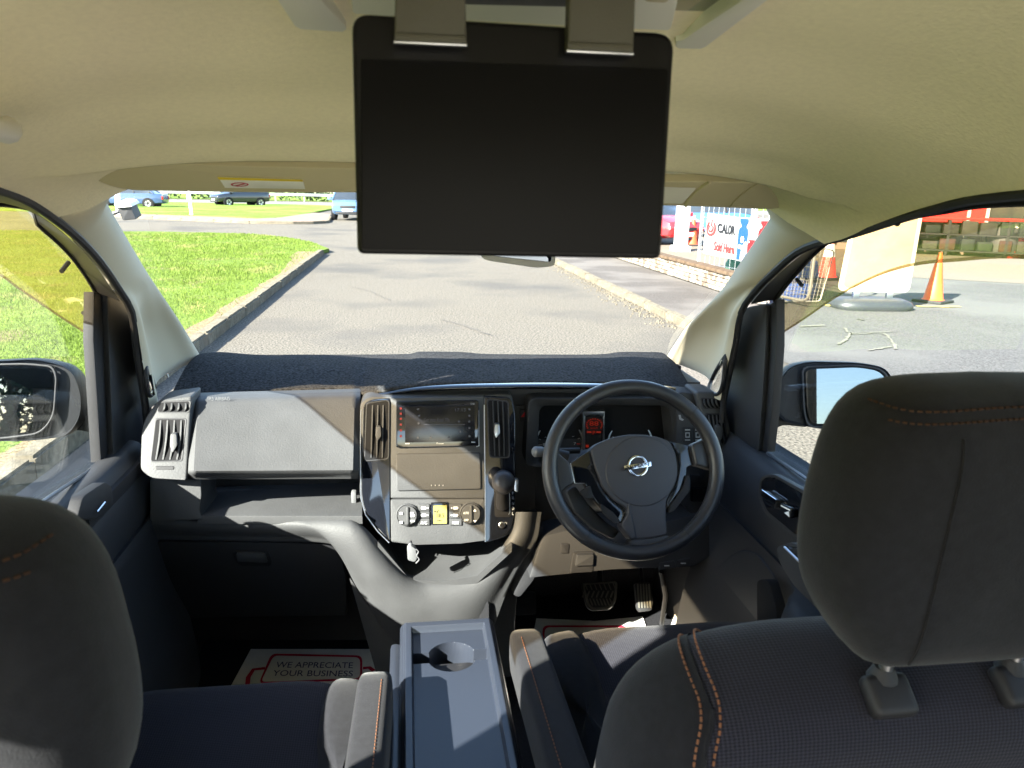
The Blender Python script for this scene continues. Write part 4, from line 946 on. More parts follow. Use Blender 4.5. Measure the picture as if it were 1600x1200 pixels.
# right side footwell lining
MB().slab(pxs(rnd([(1096, 880), (1130, 815), (1152, 815), (1152, 1010), (1092, 1010)], 8), tilt(815, 1.68, 1010, 1.62)), (0, .06, 0), .01).obj('side_trim', M['dash_soft'], da)
MB().tube([at(1033, 893, 1.74), at(1040, 930, 1.76), at(1034, 975, 1.80)], .007, 8).obj('cable_cover', M['dark'], da)
# ============================================================ STEERING
sw = thing('steering_wheel', 'black leather steering wheel with round chrome emblem, turned slightly left', 'steering wheel', tuple(at(990, 733, 1.38)))
wn = Vector((0, -math.cos(R_(24)), math.sin(R_(24)))); wu = Vector((1, 0, 0)); wv = wn.cross(wu)
wc = at(990, 733, 1.38)
pw = lambda o: (lambda x, y: atp(x, y, wc + wn * o, wn))
e = [atp(x, y, wc, wn) for x, y in ((848, 733), (1132, 733), (990, 592), (990, 875))]
rad = (e[0] - e[1]).length / 2 - .0155
radv = (e[2] - e[3]).length / 2 - .0155
rc_ = (e[0] + e[1] + e[2] + e[3]) / 4
MB().tube([rc_ + wu * (rad * math.cos(t)) + wv * (radv * math.sin(t)) for t in np.linspace(0, 2 * math.pi, 97)[:-1]], .0155, 16, closed=True, up=wn).obj('rim', M['leather'], sw, smooth=180)
mb = MB()       # stitched seams across the rim, and stitching round its inside
for t in (R_(42), R_(128), R_(232), R_(305)):
    c = rc_ + wu * (rad * math.cos(t)) + wv * (radv * math.sin(t)); d = (wu * math.cos(t) + wv * math.sin(t))
    mb.tube([c + (d * math.cos(a) + wn * math.sin(a)) * .0157 for a in np.linspace(-.6, 3.8, 14)], .0009, 5)
for t in np.linspace(0, 2 * math.pi, 170):
    d = wu * math.cos(t) + wv * math.sin(t); c = rc_ + wu * (rad * math.cos(t)) + wv * (radv * math.sin(t)) - d * .0148 + wn * .006
    mb.tube([c, c + (wu * -math.sin(t) + wv * math.cos(t)) * .004 + wn * .002], .0007, 4)
mb.obj('stitching', M['dash_soft'], sw, kind='stuff')
c5 = lambda pts: [(800 + a / 3.53, 560 + b / 3.53) for a, b in pts]
hub = c5([(432, 500), (470, 470), (545, 438), (640, 420), (730, 421), (810, 434), (868, 455), (902, 520), (916, 600), (908, 660), (888, 715), (852, 790), (850, 880), (858, 972), (776, 990), (692, 998), (655, 1000), (600, 925), (636, 852), (628, 822), (560, 782), (500, 712), (458, 600)])
MB().slab(pxs(rnd(hub, 5, 3), pw(-.012)), wn * -.035, .012, 4).obj('hub_pad', M['pad'], sw)
disc = c5([(715 + 200 * math.cos(t), 622 + 196 * math.sin(t)) for t in np.linspace(0, 6.283, 49)[:-1]])
MB().slab(pxs([p for p in disc], pw(-.0105)), wn * -.006, .0035, 3).obj('hub_disc', M['pad'], sw)
MB().slab(pxs(c5([(640, 745), (690, 992), (655, 998), (602, 922), (640, 850)]), pw(-.0095)), wn * -.01, .005, 3).obj('lower_facet', M['pad'], sw)
gl1 = c5([(322, 577), (380, 536), (432, 505), (460, 604), (502, 716), (562, 786), (628, 828), (634, 850), (606, 912), (560, 890), (470, 800), (400, 690), (346, 688)])
b1 = MB().slab(pxs(rnd(gl1, 3, 3), pw(-.018)), wn * -.02, .004, 3).obj('spoke_switch_panel', M['gloss'], sw)
gl2 = c5([(866, 457), (930, 470), (992, 488), (1015, 580), (962, 598), (962, 640), (940, 720), (862, 828), (852, 792), (890, 716), (916, 600), (902, 520)])
b2 = MB().slab(pxs(rnd(gl2, 3, 3), pw(-.018)), wn * -.02, .004, 3).obj('spoke_switch_panel', M['gloss'], sw)
MB().slab(pxs(rnd(c5([(372, 735), (432, 700), (452, 770), (405, 775)]), 2), pw(-.014)), wn * -.008, .002).obj('switch_key', M['dark'], b1)
MB().slab(pxs(rnd(c5([(490, 800), (560, 850), (600, 900), (560, 910), (500, 850)]), 2), pw(-.014)), wn * -.008, .002).obj('switch_key', M['dark'], b1)
MB().slab(pxs(rnd(c5([(966, 640), (985, 660), (982, 730), (900, 835), (865, 855), (872, 815), (940, 722)]), 3), pw(-.010)), wn * -.02, .003).obj('switch_key', M['dark'], b2)
MB().tube(pxs(c5([(322, 577), (346, 688), (400, 690)]), pw(-.0165)), .001, 5).obj('panel_edge', M['silver'], b1)
# leather spokes that join hub and rim
for q in ([(205, 520), (245, 512), (322, 577), (346, 690), (300, 712), (245, 770), (212, 700)], [(988, 472), (1040, 455), (1090, 420), (1135, 520), (1140, 620), (1090, 610), (1040, 594), (1014, 590)], [(655, 1000), (695, 998), (776, 992), (860, 972), (880, 1005), (940, 1005), (890, 1080), (720, 1100), (560, 1080), (500, 1048), (560, 1030), (640, 1030)]):
    MB().slab(pxs(rnd(c5(q), 8, 4), pw(-.004)), wn * -.028, .008, 3).obj('spoke', M['leather'], sw)
MB().slab(pxs(rnd(c5([(300, 730), (350, 700), (420, 800), (520, 900), (600, 950), (560, 1000), (450, 940), (350, 850)]), 6), pw(-.045)), wn * -.02, .006).obj('lower_cover', M['dash_soft'], sw)
em = c5([(695 + 0 * 1, 592)])[0]
ec = pw(-.006)(*em); er = .0165 * 1.33
emb = MB().ring([ec + wu * (er * math.cos(t)) + wv * (er * math.sin(t)) for t in np.linspace(0, 6.2832, 49)[:-1]], [ec + wu * (er * .77 * math.cos(t)) + wv * (er * .77 * math.sin(t)) for t in np.linspace(0, 6.2832, 49)[:-1]], wn * -.006, .0015).obj('emblem', M['chrome'], sw)
bar = c5([(618, 592), (768, 568), (770, 594), (620, 620)])
MB().slab(pxs(bar, pw(-.0035)), wn * -.006, .0012).obj('emblem_bar', M['chrome'], emb)
mb = MB(); q = c5([(632, 594), (756, 574), (757, 593), (634, 613)]); text_into(mb, 'NISSAN', *pxs(q, pw(-.0028))); mb.obj('emblem_letters', M['black'], emb)
# column shroud and stalks
co_ = thing('steering_column', 'black plastic shroud of the steering column behind the wheel', 'steering column', tuple(at(985, 770, 1.6)))
ax = -wn; base = wc + wu * .0
rings = []
for s, rx, rz in ((.03, .055, .05), (.06, .085, .065), (.16, .095, .07), (.26, .10, .075)):
    cc = base + ax * s + Vector((.0, 0, .0)) - wv * .012; rings.append([cc + wu * (rx * math.copysign(abs(math.cos(t)) ** .6, math.cos(t))) + wv * (rz * math.copysign(abs(math.sin(t)) ** .6, math.sin(t))) for t in np.linspace(0, 6.2832, 33)[:-1]])
MB().loft(rings).obj('shroud', M['dash_soft'], co_)
def stalk(label, tip, root, Y):
    s = thing('column_stalk', label, 'stalk', tuple(at(*tip, Y)), 'stalks on the steering column')
    a, b = at(*root, Y + .02), at(*tip, Y)
    MB().tube([a, a.lerp(b, .5), a.lerp(b, .8)], [.007, .007, .008], 10).obj('arm', M['dark'], s)
    MB().tube([a.lerp(b, .72), a.lerp(b, .8), a.lerp(b, .95), b], [.007, .011, .012, .007], 12).obj('knob', M['plug'], s)
stalk('column stalk with pale round tip left of the steering wheel rim', (832, 706), (905, 704), 1.50)
MB().tube([at(862, 706, 1.49), at(886, 714, 1.49)], [.010, .013], 12).obj('collar', M['dark'], [o for o in C.objects if o.name.startswith('column_stalk')][0])
# ============================================================ PEDALS
pd = thing('brake_pedal', 'wide brake pedal with criss-cross rubber tread', 'pedal', tuple(at(938, 930, 1.86)), 'pedals in the driver footwell')
f = lambda o: tilt(905, 1.90 + o, 956, 1.83 + o)
MB().slab(pxs(rnd([(909, 911), (966, 908), (964, 938), (955, 953), (925, 955), (917, 948)], 6), f(0)), (0, .016, -.01), .004).obj('pad', M['rubber'], pd)
mb = MB()
for i in range(7):
    for y0, y1, dx in ((912, 922, 4), (924, 934, -4), (936, 946, 4)):
        x = 914 + i * 7.4
        if y0 > 930: x = 922 + i * 5.2
        mb.slab(pxs([(x - 1, y0), (x + 1, y0), (x + 1 + dx, y1), (x - 1 + dx, y1)], f(-.003)), (0, .004, 0))
mb.ring(pxs(rnd([(910, 912), (965, 909), (963, 938), (954, 952), (926, 954), (918, 947)], 5), f(-.003)), pxs(rnd([(913, 914), (962, 911), (960, 937), (952, 949), (928, 951), (921, 945)], 5), f(-.003)), (0, .004, 0))
mb.obj('tread', mat('worn tread', (.10, .095, .08), .7, .3), pd)
MB().tube([at(938, 915, 1.89), at(937, 880, 2.0)], .008, 8).obj('arm', M['dark'], pd)
pa = thing('accelerator_pedal', 'narrow accelerator pedal with upright grooves beside the brake', 'pedal', tuple(at(1005, 930, 1.86)), 'pedals in the driver footwell')
MB().slab(pxs(rnd([(992, 911), (1016, 909), (1021, 938), (1019, 954), (1000, 956), (996, 950)], 4), f(0)), (0, .014, -.01), .003).obj('pad', M['rubber'], pa)
mb = MB()
for i in range(5):
    x = 997 + i * 4.4; mb.slab(pxs([(x - 1.2, 913), (x + 1.0, 913), (x + 3.2, 950), (x + 1.0, 950)], f(-.003)), (0, .004, 0), 0)
mb.obj('tread', bpy.data.materials['worn tread'], pa)
MB().tube([at(1004, 915, 1.89), at(1000, 880, 2.0)], .006, 8).obj('arm', M['dark'], pa)
fo = thing('foot_rest', 'black ribbed foot rest at the left end of the driver footwell', 'foot rest', tuple(at(830, 940, 1.85)))
MB().slab(pxs(rnd([(806, 925), (838, 925), (838, 960), (806, 962)], 4), tilt(925, 1.86, 960, 1.78)), (0, .02, -.01), .004).obj('pad', M['rubber'], fo)
mb = MB(); [mb.slab(pxs([(810, y), (832, y), (832, y + 2), (810, y + 2)], tilt(925, 1.857, 960, 1.777)), (0, .003, 0)) for y in (935, 941, 947)]; mb.obj('ribs', M['rubber'], fo)
# ============================================================ PAPER MATS
def paper(label, quad, inner, lines, z, dy=0):
    p = thing('paper_floor_mat', label, 'paper mat', tuple(atz(*quad[0], z)), 'printed paper mats on the cabin floor')
    f = lambda x, y: atz(x, y, z)
    MB().slab(pxs(quad, f), (0, 0, -.003)).obj('sheet', M['paper'], p)
    f1 = lambda x, y: atz(x, y, z + .0015)
    o = rnd(inner, 9); c = (sum(a for a, b in inner) / 4, sum(b for a, b in inner) / 4)
    q = [(x + (3.4 if x < c[0] else -3.4), y + (2.6 if y < c[1] else -2.6)) for x, y in inner]
    MB().ring(pxs(o, f1), pxs(rnd(q, 8), f1), (0, 0, -.001)).obj('red_border', M['crimson'], p)
    mb = MB()
    for t, cs_ in lines: text_into(mb, t, *[f1(*k) for k in cs_])
    mb.obj('lettering', M['navy'], p)
    return p, f1
zf = .300
p1, f1 = paper('white paper floor mat reading WE APPRECIATE YOUR BUSINESS in the left footwell', [(392, 1014), (600, 1014), (640, 1110), (340, 1110)],
      [(424, 1021), (566, 1024), (566, 1062), (404, 1068)], [('WE APPRECIATE', [(433, 1034), (552, 1035), (551, 1044), (430, 1043)]), ('YOUR BUSINESS', [(428, 1047), (552, 1048), (551, 1057), (425, 1056)])], zf)
MB().tube(pxs([(414, 1044), (396, 1046), (388, 1058), (386, 1075)], f1), .006, 4, flat=.05).obj('red_tab', M['crimson'], p1)
MB().tube(pxs([(567, 1044), (577, 1043), (584, 1048)], f1), .006, 4, flat=.05).obj('red_tab', M['crimson'], p1)
p2, f2 = paper('white paper floor mat reading WE APPRECIATE partly hidden below the driver seat cushion', [(838, 966), (930, 970), (1004, 963), (1020, 1012), (1040, 1060), (820, 1060)],
      [(848, 977), (978, 977), (994, 1040), (846, 1040)], [('WE APPRECIATE', [(858, 991), (970, 991), (973, 1002), (858, 1002)]), ('YOUR BUSINESS', [(857, 1008), (974, 1008), (977, 1019), (857, 1019)])], zf)
pc = thing('pale_floor_sheet', 'flat white sheet just above the floor right of the driver paper mat', 'paper', tuple(atz(1060, 990, .32)))  # white four-sided sheet laid flat just above the floor
MB().slab(pxs([(1056, 955), (1091, 988), (1100, 1010), (1036, 1010)], lambda x, y: atz(x, y, .33)), (0, 0, -.003)).obj('sheet', M['paper'], pc)
# ============================================================ FRONT SEATS
def stitches(mb, path, n, r=.0013, fill=.62, raise_=Vector()):
    P = resample(path, n + 1)
    for a, b in zip(P, P[1:]):
        mb.tube([a + raise_, a.lerp(b, fill * .5) + raise_ * 1.25, a.lerp(b, fill) + raise_], r, 5)
def frame(o, u, v): u = u.normalized(); w = u.cross(v).normalized(); v = w.cross(u); return Matrix.Translation(o) @ Matrix((u, v, w)).transposed().to_4x4()
def superel(a, b, p, n=48): return [(a * math.copysign(abs(math.cos(t)) ** (2 / p), math.cos(t)), b * math.copysign(abs(math.sin(t)) ** (2 / p), math.sin(t))) for t in np.linspace(0, 2 * math.pi, n + 1)[:-1]]
def seat(label, cx, Yh, ztop, hh, half, zs, Ys, inner, hr_sx):
    s = thing('front_seat', label, 'car seat', (cx, .9, .3), 'front seats seen from behind')
    # ---- headrest: outline in XZ, rounder shoulders at the top, tapering jaw
    pts = [(0, 0), (.55, -.004), (.80, -.020), (.93, -.055), (.985, -.105), (1.0, -.155), (.975, -.195), (.91, -.225), (.80, -.252), (.70, -.272), (.6, -.284), (.4, -.288), (0, -.289)]
    k = hh / .289
    right = [(a * half, b * k) for a, b in pts]
    prof = right + [(-a, b) for a, b in right[-2:0:-1]]
    prof = [(q.x, q.y) for q in spline([(*q, 0) for q in prof + [prof[0]]], 73)[:-1]]
    Mh = frame(Vector((cx, Yh + .045, ztop)), Vector((1, 0, 0)), Vector((0, -.06, 1)))
    hr = MB().pillow(prof, .135, Mh, p=2.7, k=15).obj('headrest', M['suede'], s, smooth=180)
    # back face sits at local z = +thick/2 towards the camera
    def hb(x, z, o=.0): return Mh @ Vector((x, z, .0675 + .002 + o))
    def hsurf(x, z):      # soft profile of the back face
        c0 = Vector((0, -hh * .5)); d = Vector((x, z)) - c0
        # distance to outline along the ray
        best = 1e9
        for a, b in zip(prof, prof[1:] + prof[:1]):
            a = Vector(a) - c0; b = Vector(b) - c0; e_ = b - a; den = d.x * e_.y - d.y * e_.x
            if abs(den) < 1e-9: continue
            t = (a.x * e_.y - a.y * e_.x) / den; u_ = (a.x * d.y - a.y * d.x) / den
            if t > 0 and -1e-6 <= u_ <= 1 + 1e-6: best = min(best, t)
        ins = d.length * (best - 1)            # distance in from the rim
        sc = 1 - min(1, ins / (.135 * .62)); zz = (1 - sc ** 1.0) if False else None
        scv = 1 - ins / (.135 * .62)
        if scv <= 0: zz = 1.0
        else: zz = (1 - min(1, scv) ** 1.0)
        # invert the pillow profile: sc=(1-t^p)^(1/p) with inset (1-sc)*thick*.62
        sc = min(1, max(0, scv)); t = (1 - sc ** 2.7) ** (1 / 2.7)
        return Mh @ Vector((x, z, .0675 * t + .0012 + (.004 if scv <= 0 else 0)))
    for q in (-.47, .47):      # upright piping seams on the back
        xs = [(half * q, -z * k) for z in np.linspace(.034, .262, 24)]
        MB().tube([hsurf(*a) for a in xs], .0014, 6).obj('seam', M['suede'], hr)
    st_ = MB()
    zz = lambda x, b: -(.012 + b) * k - .010 * (abs(x) / half) ** 2
    for b in (0, .008):
        stitches(st_, [hsurf(x, zz(x, b)) for x in np.linspace(-half * .80, half * .80, 40)], 46 if half else 0, .0011)
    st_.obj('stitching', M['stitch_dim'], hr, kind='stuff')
    # ---- posts and guides
    for q in (-.070, .070):
        a = Vector((cx + q, Yh + .03, ztop - hh + .03)); b = Vector((cx + q, Yh + .035, ztop - hh - .032))
        MB().tube([a, b], .0065, 10).obj('post', M['chrome'] if False else M['silver'], hr)
        MB().lathe([(.0, 0), (.014, 0), (.015, .004), (.012, .010), (.009, .016), (0, .016)], 18, Matrix.Translation(b + Vector((0, .0, .014))), caps=False).obj('post_collar', M['dark'], hr)
        g = MB().box(b + Vector((0, -.012, .006)), (.046, .040, .020), Matrix.Rotation(R_(38), 3, 'X'), .0085, 3).obj('post_guide', M['dark'], hr)
    # ---- backrest: pillow on a leaning plane
    zb = ztop - hh - .012
    lean = Vector((0, -.32, 1)).normalized()
    Hb = .56
    sh = [(0, 0), (.40, -.001), (.62, -.010), (.80, -.030), (.92, -.065), (.985, -.115), (1.0, -.18), (1.0, -.30), (1.02, -.42), (.98, -.52), (.85, -.56), (0, -.565)]
    Wr, Wl = (.255, .315) if hr_sx < 0 else (.315, .255)
    prof2 = [(a * Wr, b) for a, b in sh] + [(-a * Wl, b) for a, b in sh[-2:0:-1]]
    prof2 = [(q.x, q.y) for q in spline([(*q, 0) for q in prof2 + [prof2[0]]], 97)[:-1]]
    Mb = frame(Vector((cx, Yh + .07, zb)), Vector((1, 0, 0)), lean)
    br = MB().pillow(prof2, .17, Mb, p=3.0, k=17).obj('backrest', M['seat'], s, smooth=180)
    # side bolsters in plain cloth, a shell 1.5 mm proud of the cushion
    def bs(x, z, off=.0):
        c0 = Vector((0, -.28)); d = Vector((x, z)) - c0; best = 1e9
        for a, b in zip(prof2, prof2[1:] + prof2[:1]):
            a = Vector(a) - c0; b = Vector(b) - c0; e_ = b - a; den = d.x * e_.y - d.y * e_.x
            if abs(den) < 1e-9: continue
            t = (a.x * e_.y - a.y * e_.x) / den; u_ = (a.x * d.y - a.y * d.x) / den
            if t > 0 and -1e-6 <= u_ <= 1 + 1e-6: best = min(best, t)
        ins = d.length * (best - 1); sc = min(1, max(0, 1 - ins / (.17 * .62))); t = max(0, 1 - sc ** 3.0) ** (1 / 3.0)
        return Mb @ Vector((x, z, .085 * t + off))
    def edge_x(z, sx):
        xs = []
        for a, b in zip(prof2, prof2[1:] + prof2[:1]):
            if (a[1] - z) * (b[1] - z) <= 0 and a[0] * sx > 0 and abs(a[1] - b[1]) > 1e-9: xs.append(sx * lerp(a[0], b[0], (z - a[1]) / (b[1] - a[1])))
        return max(xs) if xs else .0
    T_ = .17; cen = Vector((sum(q[0] for q in prof2) / len(prof2), sum(q[1] for q in prof2) / len(prof2)))
    def skin(q, ins, side, off=.0):
        """point on the cushion skin: outline point q, inset from the rim, side +1 = back face"""
        sc = max(0, 1 - ins / (T_ * .62)); t = max(0, 1 - sc ** 3.0) ** (1 / 3.0)
        d = Vector(q) - cen; L = d.length; p = cen + d * ((L - ins) / L) + d.normalized() * off * (1 - t)
        return Mb @ Vector((p.x, p.y, side * (T_ / 2 * t + off * t)))
    for sx in (-1, 1):
        idx = [q for q in prof2 if q[0] * sx > (Wr if sx > 0 else Wl) * .70 and -.50 < q[1] < -.012]
        idx.sort(key=lambda q: -q[1])
        Q_ = [Vector((*q, 0)) for q in idx]; Q_ = resample(Q_, 46)
        W_ = lambda z: .092 * smooth(-.018, -.105, z) ** .8
        rows = []
        for q in Q_:
            d_ = W_(q.y) + .002; row = []
            for k in range(12): row.append(skin(q.xy, .085 * (1 - k / 11) ** 2, -1, .0022))
            for k in range(1, 15): row.append(skin(q.xy, d_ * (k / 14) ** 1.6, 1, .0022))
            rows.append(row)
        MB().grid(rows).obj('side_bolster', M['suede'], br, smooth=180)
        m2 = MB()
        path = [skin(Q_[0].xy, i_, -1) for i_ in np.linspace(.05, .001, 10)] + [skin(q.xy, W_(q.y), 1) for q in Q_]
        path = resample(spline(resample(path, 24), 70), 70)
        nn = [((Mb.to_3x3() @ Vector((0, 0, 1))) * .6 * smooth(6, 22, i) + (p - (Mb @ Vector((Q_[0].x * .7, Q_[0].y - .10, 0)))).normalized() * (1 - smooth(14, 34, i)) + (Mb.to_3x3() @ Vector((0, 0, 1))) * .3).normalized() for i, p in enumerate(path)]
        for o in (-.009, .009):
            pts = []
            for i, p in enumerate(path):
                tg = (path[min(i + 1, 69)] - path[max(i - 1, 0)]).normalized(); pts.append(p + tg.cross(nn[i]).normalized() * o + nn[i] * (.0052 if o * sx < 0 else .0036))
            stitches(m2, pts, 84, .0013)
        m2.obj('stitching', M['stitch'], br, kind='stuff')
        MB().tube([skin(q.xy, W_(q.y), 1, .0012) for q in Q_], .0024, 6).obj('seam', M['suede'], br)
    # ---- cushion
    out = superel(.255, .27, 5, 56)
    Mc = frame(Vector((cx, Ys, zs - .075)), Vector((1, 0, 0)), Vector((0, 1, .10)))
    cu = MB().pillow(out, .16, Mc, p=3.2, k=13).obj('cushion', M['seat'], s, smooth=180)
    for sx in (-1, 1):
        o2 = superel(.055, .262, 4, 40)
        Mc2 = frame(Vector((cx + sx * .215, Ys - .005, zs - .058)), Vector((1, 0, sx * -.18)), Vector((0, 1, .10)))
        MB().pillow(o2, .15, Mc2, p=2.6, k=11).obj('cushion_bolster', M['suede'], cu, smooth=180)
    MB().box((cx, Ys - .02, .42), (.44, .46, .20), bev=.03).obj('seat_base', M['dark'], s)
    # ---- folding inner armrest
    a0, a1, w_ = inner
    rings = []
    d = (a1 - a0); L = d.length; d.normalize(); r_ = Vector((1, 0, 0))
    upv = r_.cross(d)
    for t in np.linspace(0, 1, 26):
        # rounded nose at the far end
        e_ = (1 - t) * L; f_ = math.sqrt(max(0, 1 - (1 - min(1, e_ / .045)) ** 2)) if e_ < .045 else 1
        c = a0.lerp(a1, t) - upv * .045; hx = w_ / 2 * (.55 + .45 * f_); hz = .045 * max(.12, f_)
        rings.append([c + r_ * (hx * math.copysign(abs(math.cos(q)) ** .42, math.cos(q))) + upv * (hz * math.copysign(abs(math.sin(q)) ** .42, math.sin(q))) for q in np.linspace(0, 6.2832, 29)[:-1]])
    ar = MB().loft(rings).obj('armrest', M['suede'], s, smooth=50)
    st2 = MB(); side = hr_sx
    for o in (0, .007):
        stitches(st2, [a0.lerp(a1, t) + r_ * (side * (w_ / 2 - .010 - o * 1.0)) + upv * (.0008 - .004 * (1 if o == 0 else .0)) for t in np.linspace(.02, .90, 30)], 60, .0008, .5)
    st2.obj('stitching', M['stitch'], ar, kind='stuff')
    return s
zd = .80
driver = seat('driver seat on the right whose tall headrest fills the lower right corner', .525, .54, 1.398, .285, .152, .665, 1.08,
     (Vector((.215, .66, .80)), atz(818, 968, .785), .062), -1)
pas = seat('passenger seat on the left with its lower headrest cut by the picture edge', -.345, .425, 1.352, .285, .150, .625, 1.03,
     (Vector((-.075, .60, .80)), atz(588, 1032, .785), .058), 1)
# ============================================================ TRAY BETWEEN THE SEATS
ct = thing('console_table', 'blue black plastic tray table with one cup holder between the front seats', 'tray table', (.07, 1.1, .3))
zt = .725
x0, x1 = atz(628, 968, zt).x, atz(770, 968, zt).x; y1 = atz(700, 966, zt).y; y0 = .74
cup = atz(706, 1016, zt); cupr = .044
nx, ny = 150, 520
rows = []
for i in range(ny + 1):
    y = lerp(y0, y1, i / ny); row = []
    for j in range(nx + 1):
        x = lerp(x0, x1, j / nx); u = min(x - x0, x1 - x); v = min(y - y0, y1 - y)
        h = 0
        m = min(u, v); h -= .010 * (1 - smooth(0, .010, m)) ** 2          # rounded outer edge
        ri = min(u - .018, v - .022)
        h -= .013 * smooth(-.0005, .004, ri) + .004 * smooth(.008, .012, ri) * (1 - smooth(.014, .02, ri)) * 0
        d = math.hypot(x - cup.x, y - cup.y)
        wave = .016 * smooth(.0, .006, ri - .004) * smooth(-.004, .004, y - (cup.y - .012))   # raised-lip area round the cup holder sits lower
        h -= .055 * (1 - smooth(cupr - .002, cupr + .001, d))
        sl = (abs(y - cup.y) < .016) and ri > .002                        # notches either side of the cup holder
        if sl and d > cupr: h -= .022
        row.append(Vector((x, y, zt + h)))
    rows.append(row)
MB().grid(rows).obj('table_top', M['tray'], ct, smooth=28)
E_ = [rows[0], [p + Vector((0, -.002, -.05)) for p in rows[0]]]
rim = rows[0] + [r[-1] for r in rows[1:]] + rows[-1][-2::-1] + [r[0] for r in rows[-2::-1]]
c = Vector(((x0 + x1) / 2, (y0 + y1) / 2, zt))
MB().grid([rim, [Vector((p.x + .004 * (1 if p.x > c.x else -1), p.y + (.004 if p.y > c.y else -.004), zt - .02)) for p in rim], [Vector((p.x + .004 * (1 if p.x > c.x else -1), p.y + (.004 if p.y > c.y else -.004), zt - .055)) for p in rim], [Vector((lerp(c.x, p.x, .8), lerp(c.y, p.y, .93), zt - .06)) for p in rim]]).obj('skirt', M['tray'], ct, smooth=60)
MB().box((c.x, c.y, .48), ((x1 - x0) * .62, (y1 - y0) * .7, .42), bev=.02).obj('stand', M['dark'], ct)
MB().box((x0 - .012, c.y - .02, zt - .055), (.02, (y1 - y0) * .92, .07), bev=.008).obj('side_cheek', M['tray'], ct)
# ============================================================ GROUND OUTSIDE
asph = mat('worn pale asphalt', (.092, .082, .066), .92, .2, bump=1.0, scale=60, var=.8, vscale=48, bdist=.006, col2=(.062, .057, .050), c2scale=.45, c2lo=.50, c2hi=.66)
asph_dark = mat('grey forecourt asphalt', (.062, .060, .058), .9, .25, bump=.7, scale=80, var=.6, vscale=60, bdist=.005, col2=(.085, .083, .078), c2scale=.4)
asph_tan = mat('tan dusty asphalt', (.13, .105, .075), .95, .15, bump=.5, scale=60, var=.25, vscale=60, bdist=.005, col2=(.12, .105, .085), c2scale=.3)
pave = mat('pavement asphalt', (.066, .058, .051), .92, .2, bump=.6, scale=90, var=.5, vscale=60, bdist=.004, col2=(.10, .09, .08), c2scale=.8)
soil = mat('turf soil', (.085, .125, .024), 1, .05, bump=.9, scale=40, var=.4, vscale=22, bdist=.02, col2=(.13, .11, .055), c2scale=1.1, c2lo=.58, c2hi=.7)
farturf = mat('far mown turf', (.095, .16, .026), 1, .05, bump=.6, scale=20, var=.25, vscale=3, bdist=.03, col2=(.13, .17, .04), c2scale=.35)
kerbm = mat('worn concrete kerb', (.125, .110, .082), .95, .1, bump=.9, scale=45, var=.30, vscale=26, bdist=.006, col2=(.095, .082, .060), c2scale=2.2)
def sheet(name, pts, z, m, th=0):
    mb = MB(); P_ = [Vector((p[0], p[1], z)) for p in pts]
    if th: mb.slab(P_, (0, 0, -th))
    else:
        tri = tessellate_polygon([P_]); mb.add(P_, [tuple(t) for t in tri])
    return mb.obj(name, m, None, smooth=0, kind='structure')
road = sheet('road', [(-160, -60), (160, -60), (160, 260), (-160, 260)], 0, asph)
main_road = sheet('main_road', [(-160, 70.5), (60, 70.5), (60, 88), (-160, 88)], .006, mat('main road asphalt', (.12, .115, .11), .9, .2, var=.15, vscale=2))
sheet('field', [(-160, 92), (160, 92), (160, 255), (-160, 255)], .02, farturf)
def loopz(poly, z): return [tuple(atz(x, y, z))[:2] for x, y in poly]
# near verge on the left, its kerb curving round at the far end
KX = -1.985
v_far = loopz([(140, 362), (230, 361), (330, 363), (400, 366), (450, 371), (490, 379), (514, 388)], .10)
verge = [(-70, -58), (KX - .13, -58), (KX - .13, 18.3)] + v_far[::-1] + [(-70, v_far[0][1] + .6)]
sheet('verge', verge, .095, soil, .09)
# far verge beyond the crossing
fv_ = loopz([(120, 329), (235, 334), (300, 337), (400, 341), (440, 339), (480, 333), (512, 327)], .10)
far_verge = [(-90, fv_[0][1] + 3)] + fv_ + [(-4.5, 66), (-8, 70), (-90, 70)]
sheet('far_verge', far_verge, .10, farturf, .09)
fp = loopz([(120, 332), (300, 341), (400, 345), (480, 346), (514, 344), (516, 334), (490, 332), (430, 340), (300, 337.5), (120, 329.5)], .095)
sheet('footway', fp, .090, mat('pinkish footway', (.17, .125, .10), .95, .1, var=.2, vscale=6), .08)
# right pavement, forecourt and its coloured patches
PX = 3.32
sheet('pavement', [(PX + .12, 8.2), (PX + .12, 40), (4.92, 40), (4.92, 9.3), (4.3, 8.4)], .085, pave, .08)
sheet('forecourt', [(3.9, 2.0), (3.55, 8.0), (4.4, 8.3), (5.05, 9.4), (5.05, 40), (60, 40), (60, -20), (4.2, -20)], .008, asph_dark)
sheet('added_bounce_apron', [(-.9, -40), (20, -40), (20, -1.9), (3.5, -1.2), (-.9, -1.2)], .010, mat('pale bounce ground', (.42, .39, .33), .9, .2, bump=.5, scale=40, var=.12, vscale=3, bdist=.004))  # unseen pale ground added behind the van to bounce light onto the headliner
sheet('yard', [(5.05, 17.5), (7.0, 16.8), (10.2, 14.4), (14, 12.2), (30, 5), (60, 5), (60, 40), (5.05, 40)], .014, asph_tan)
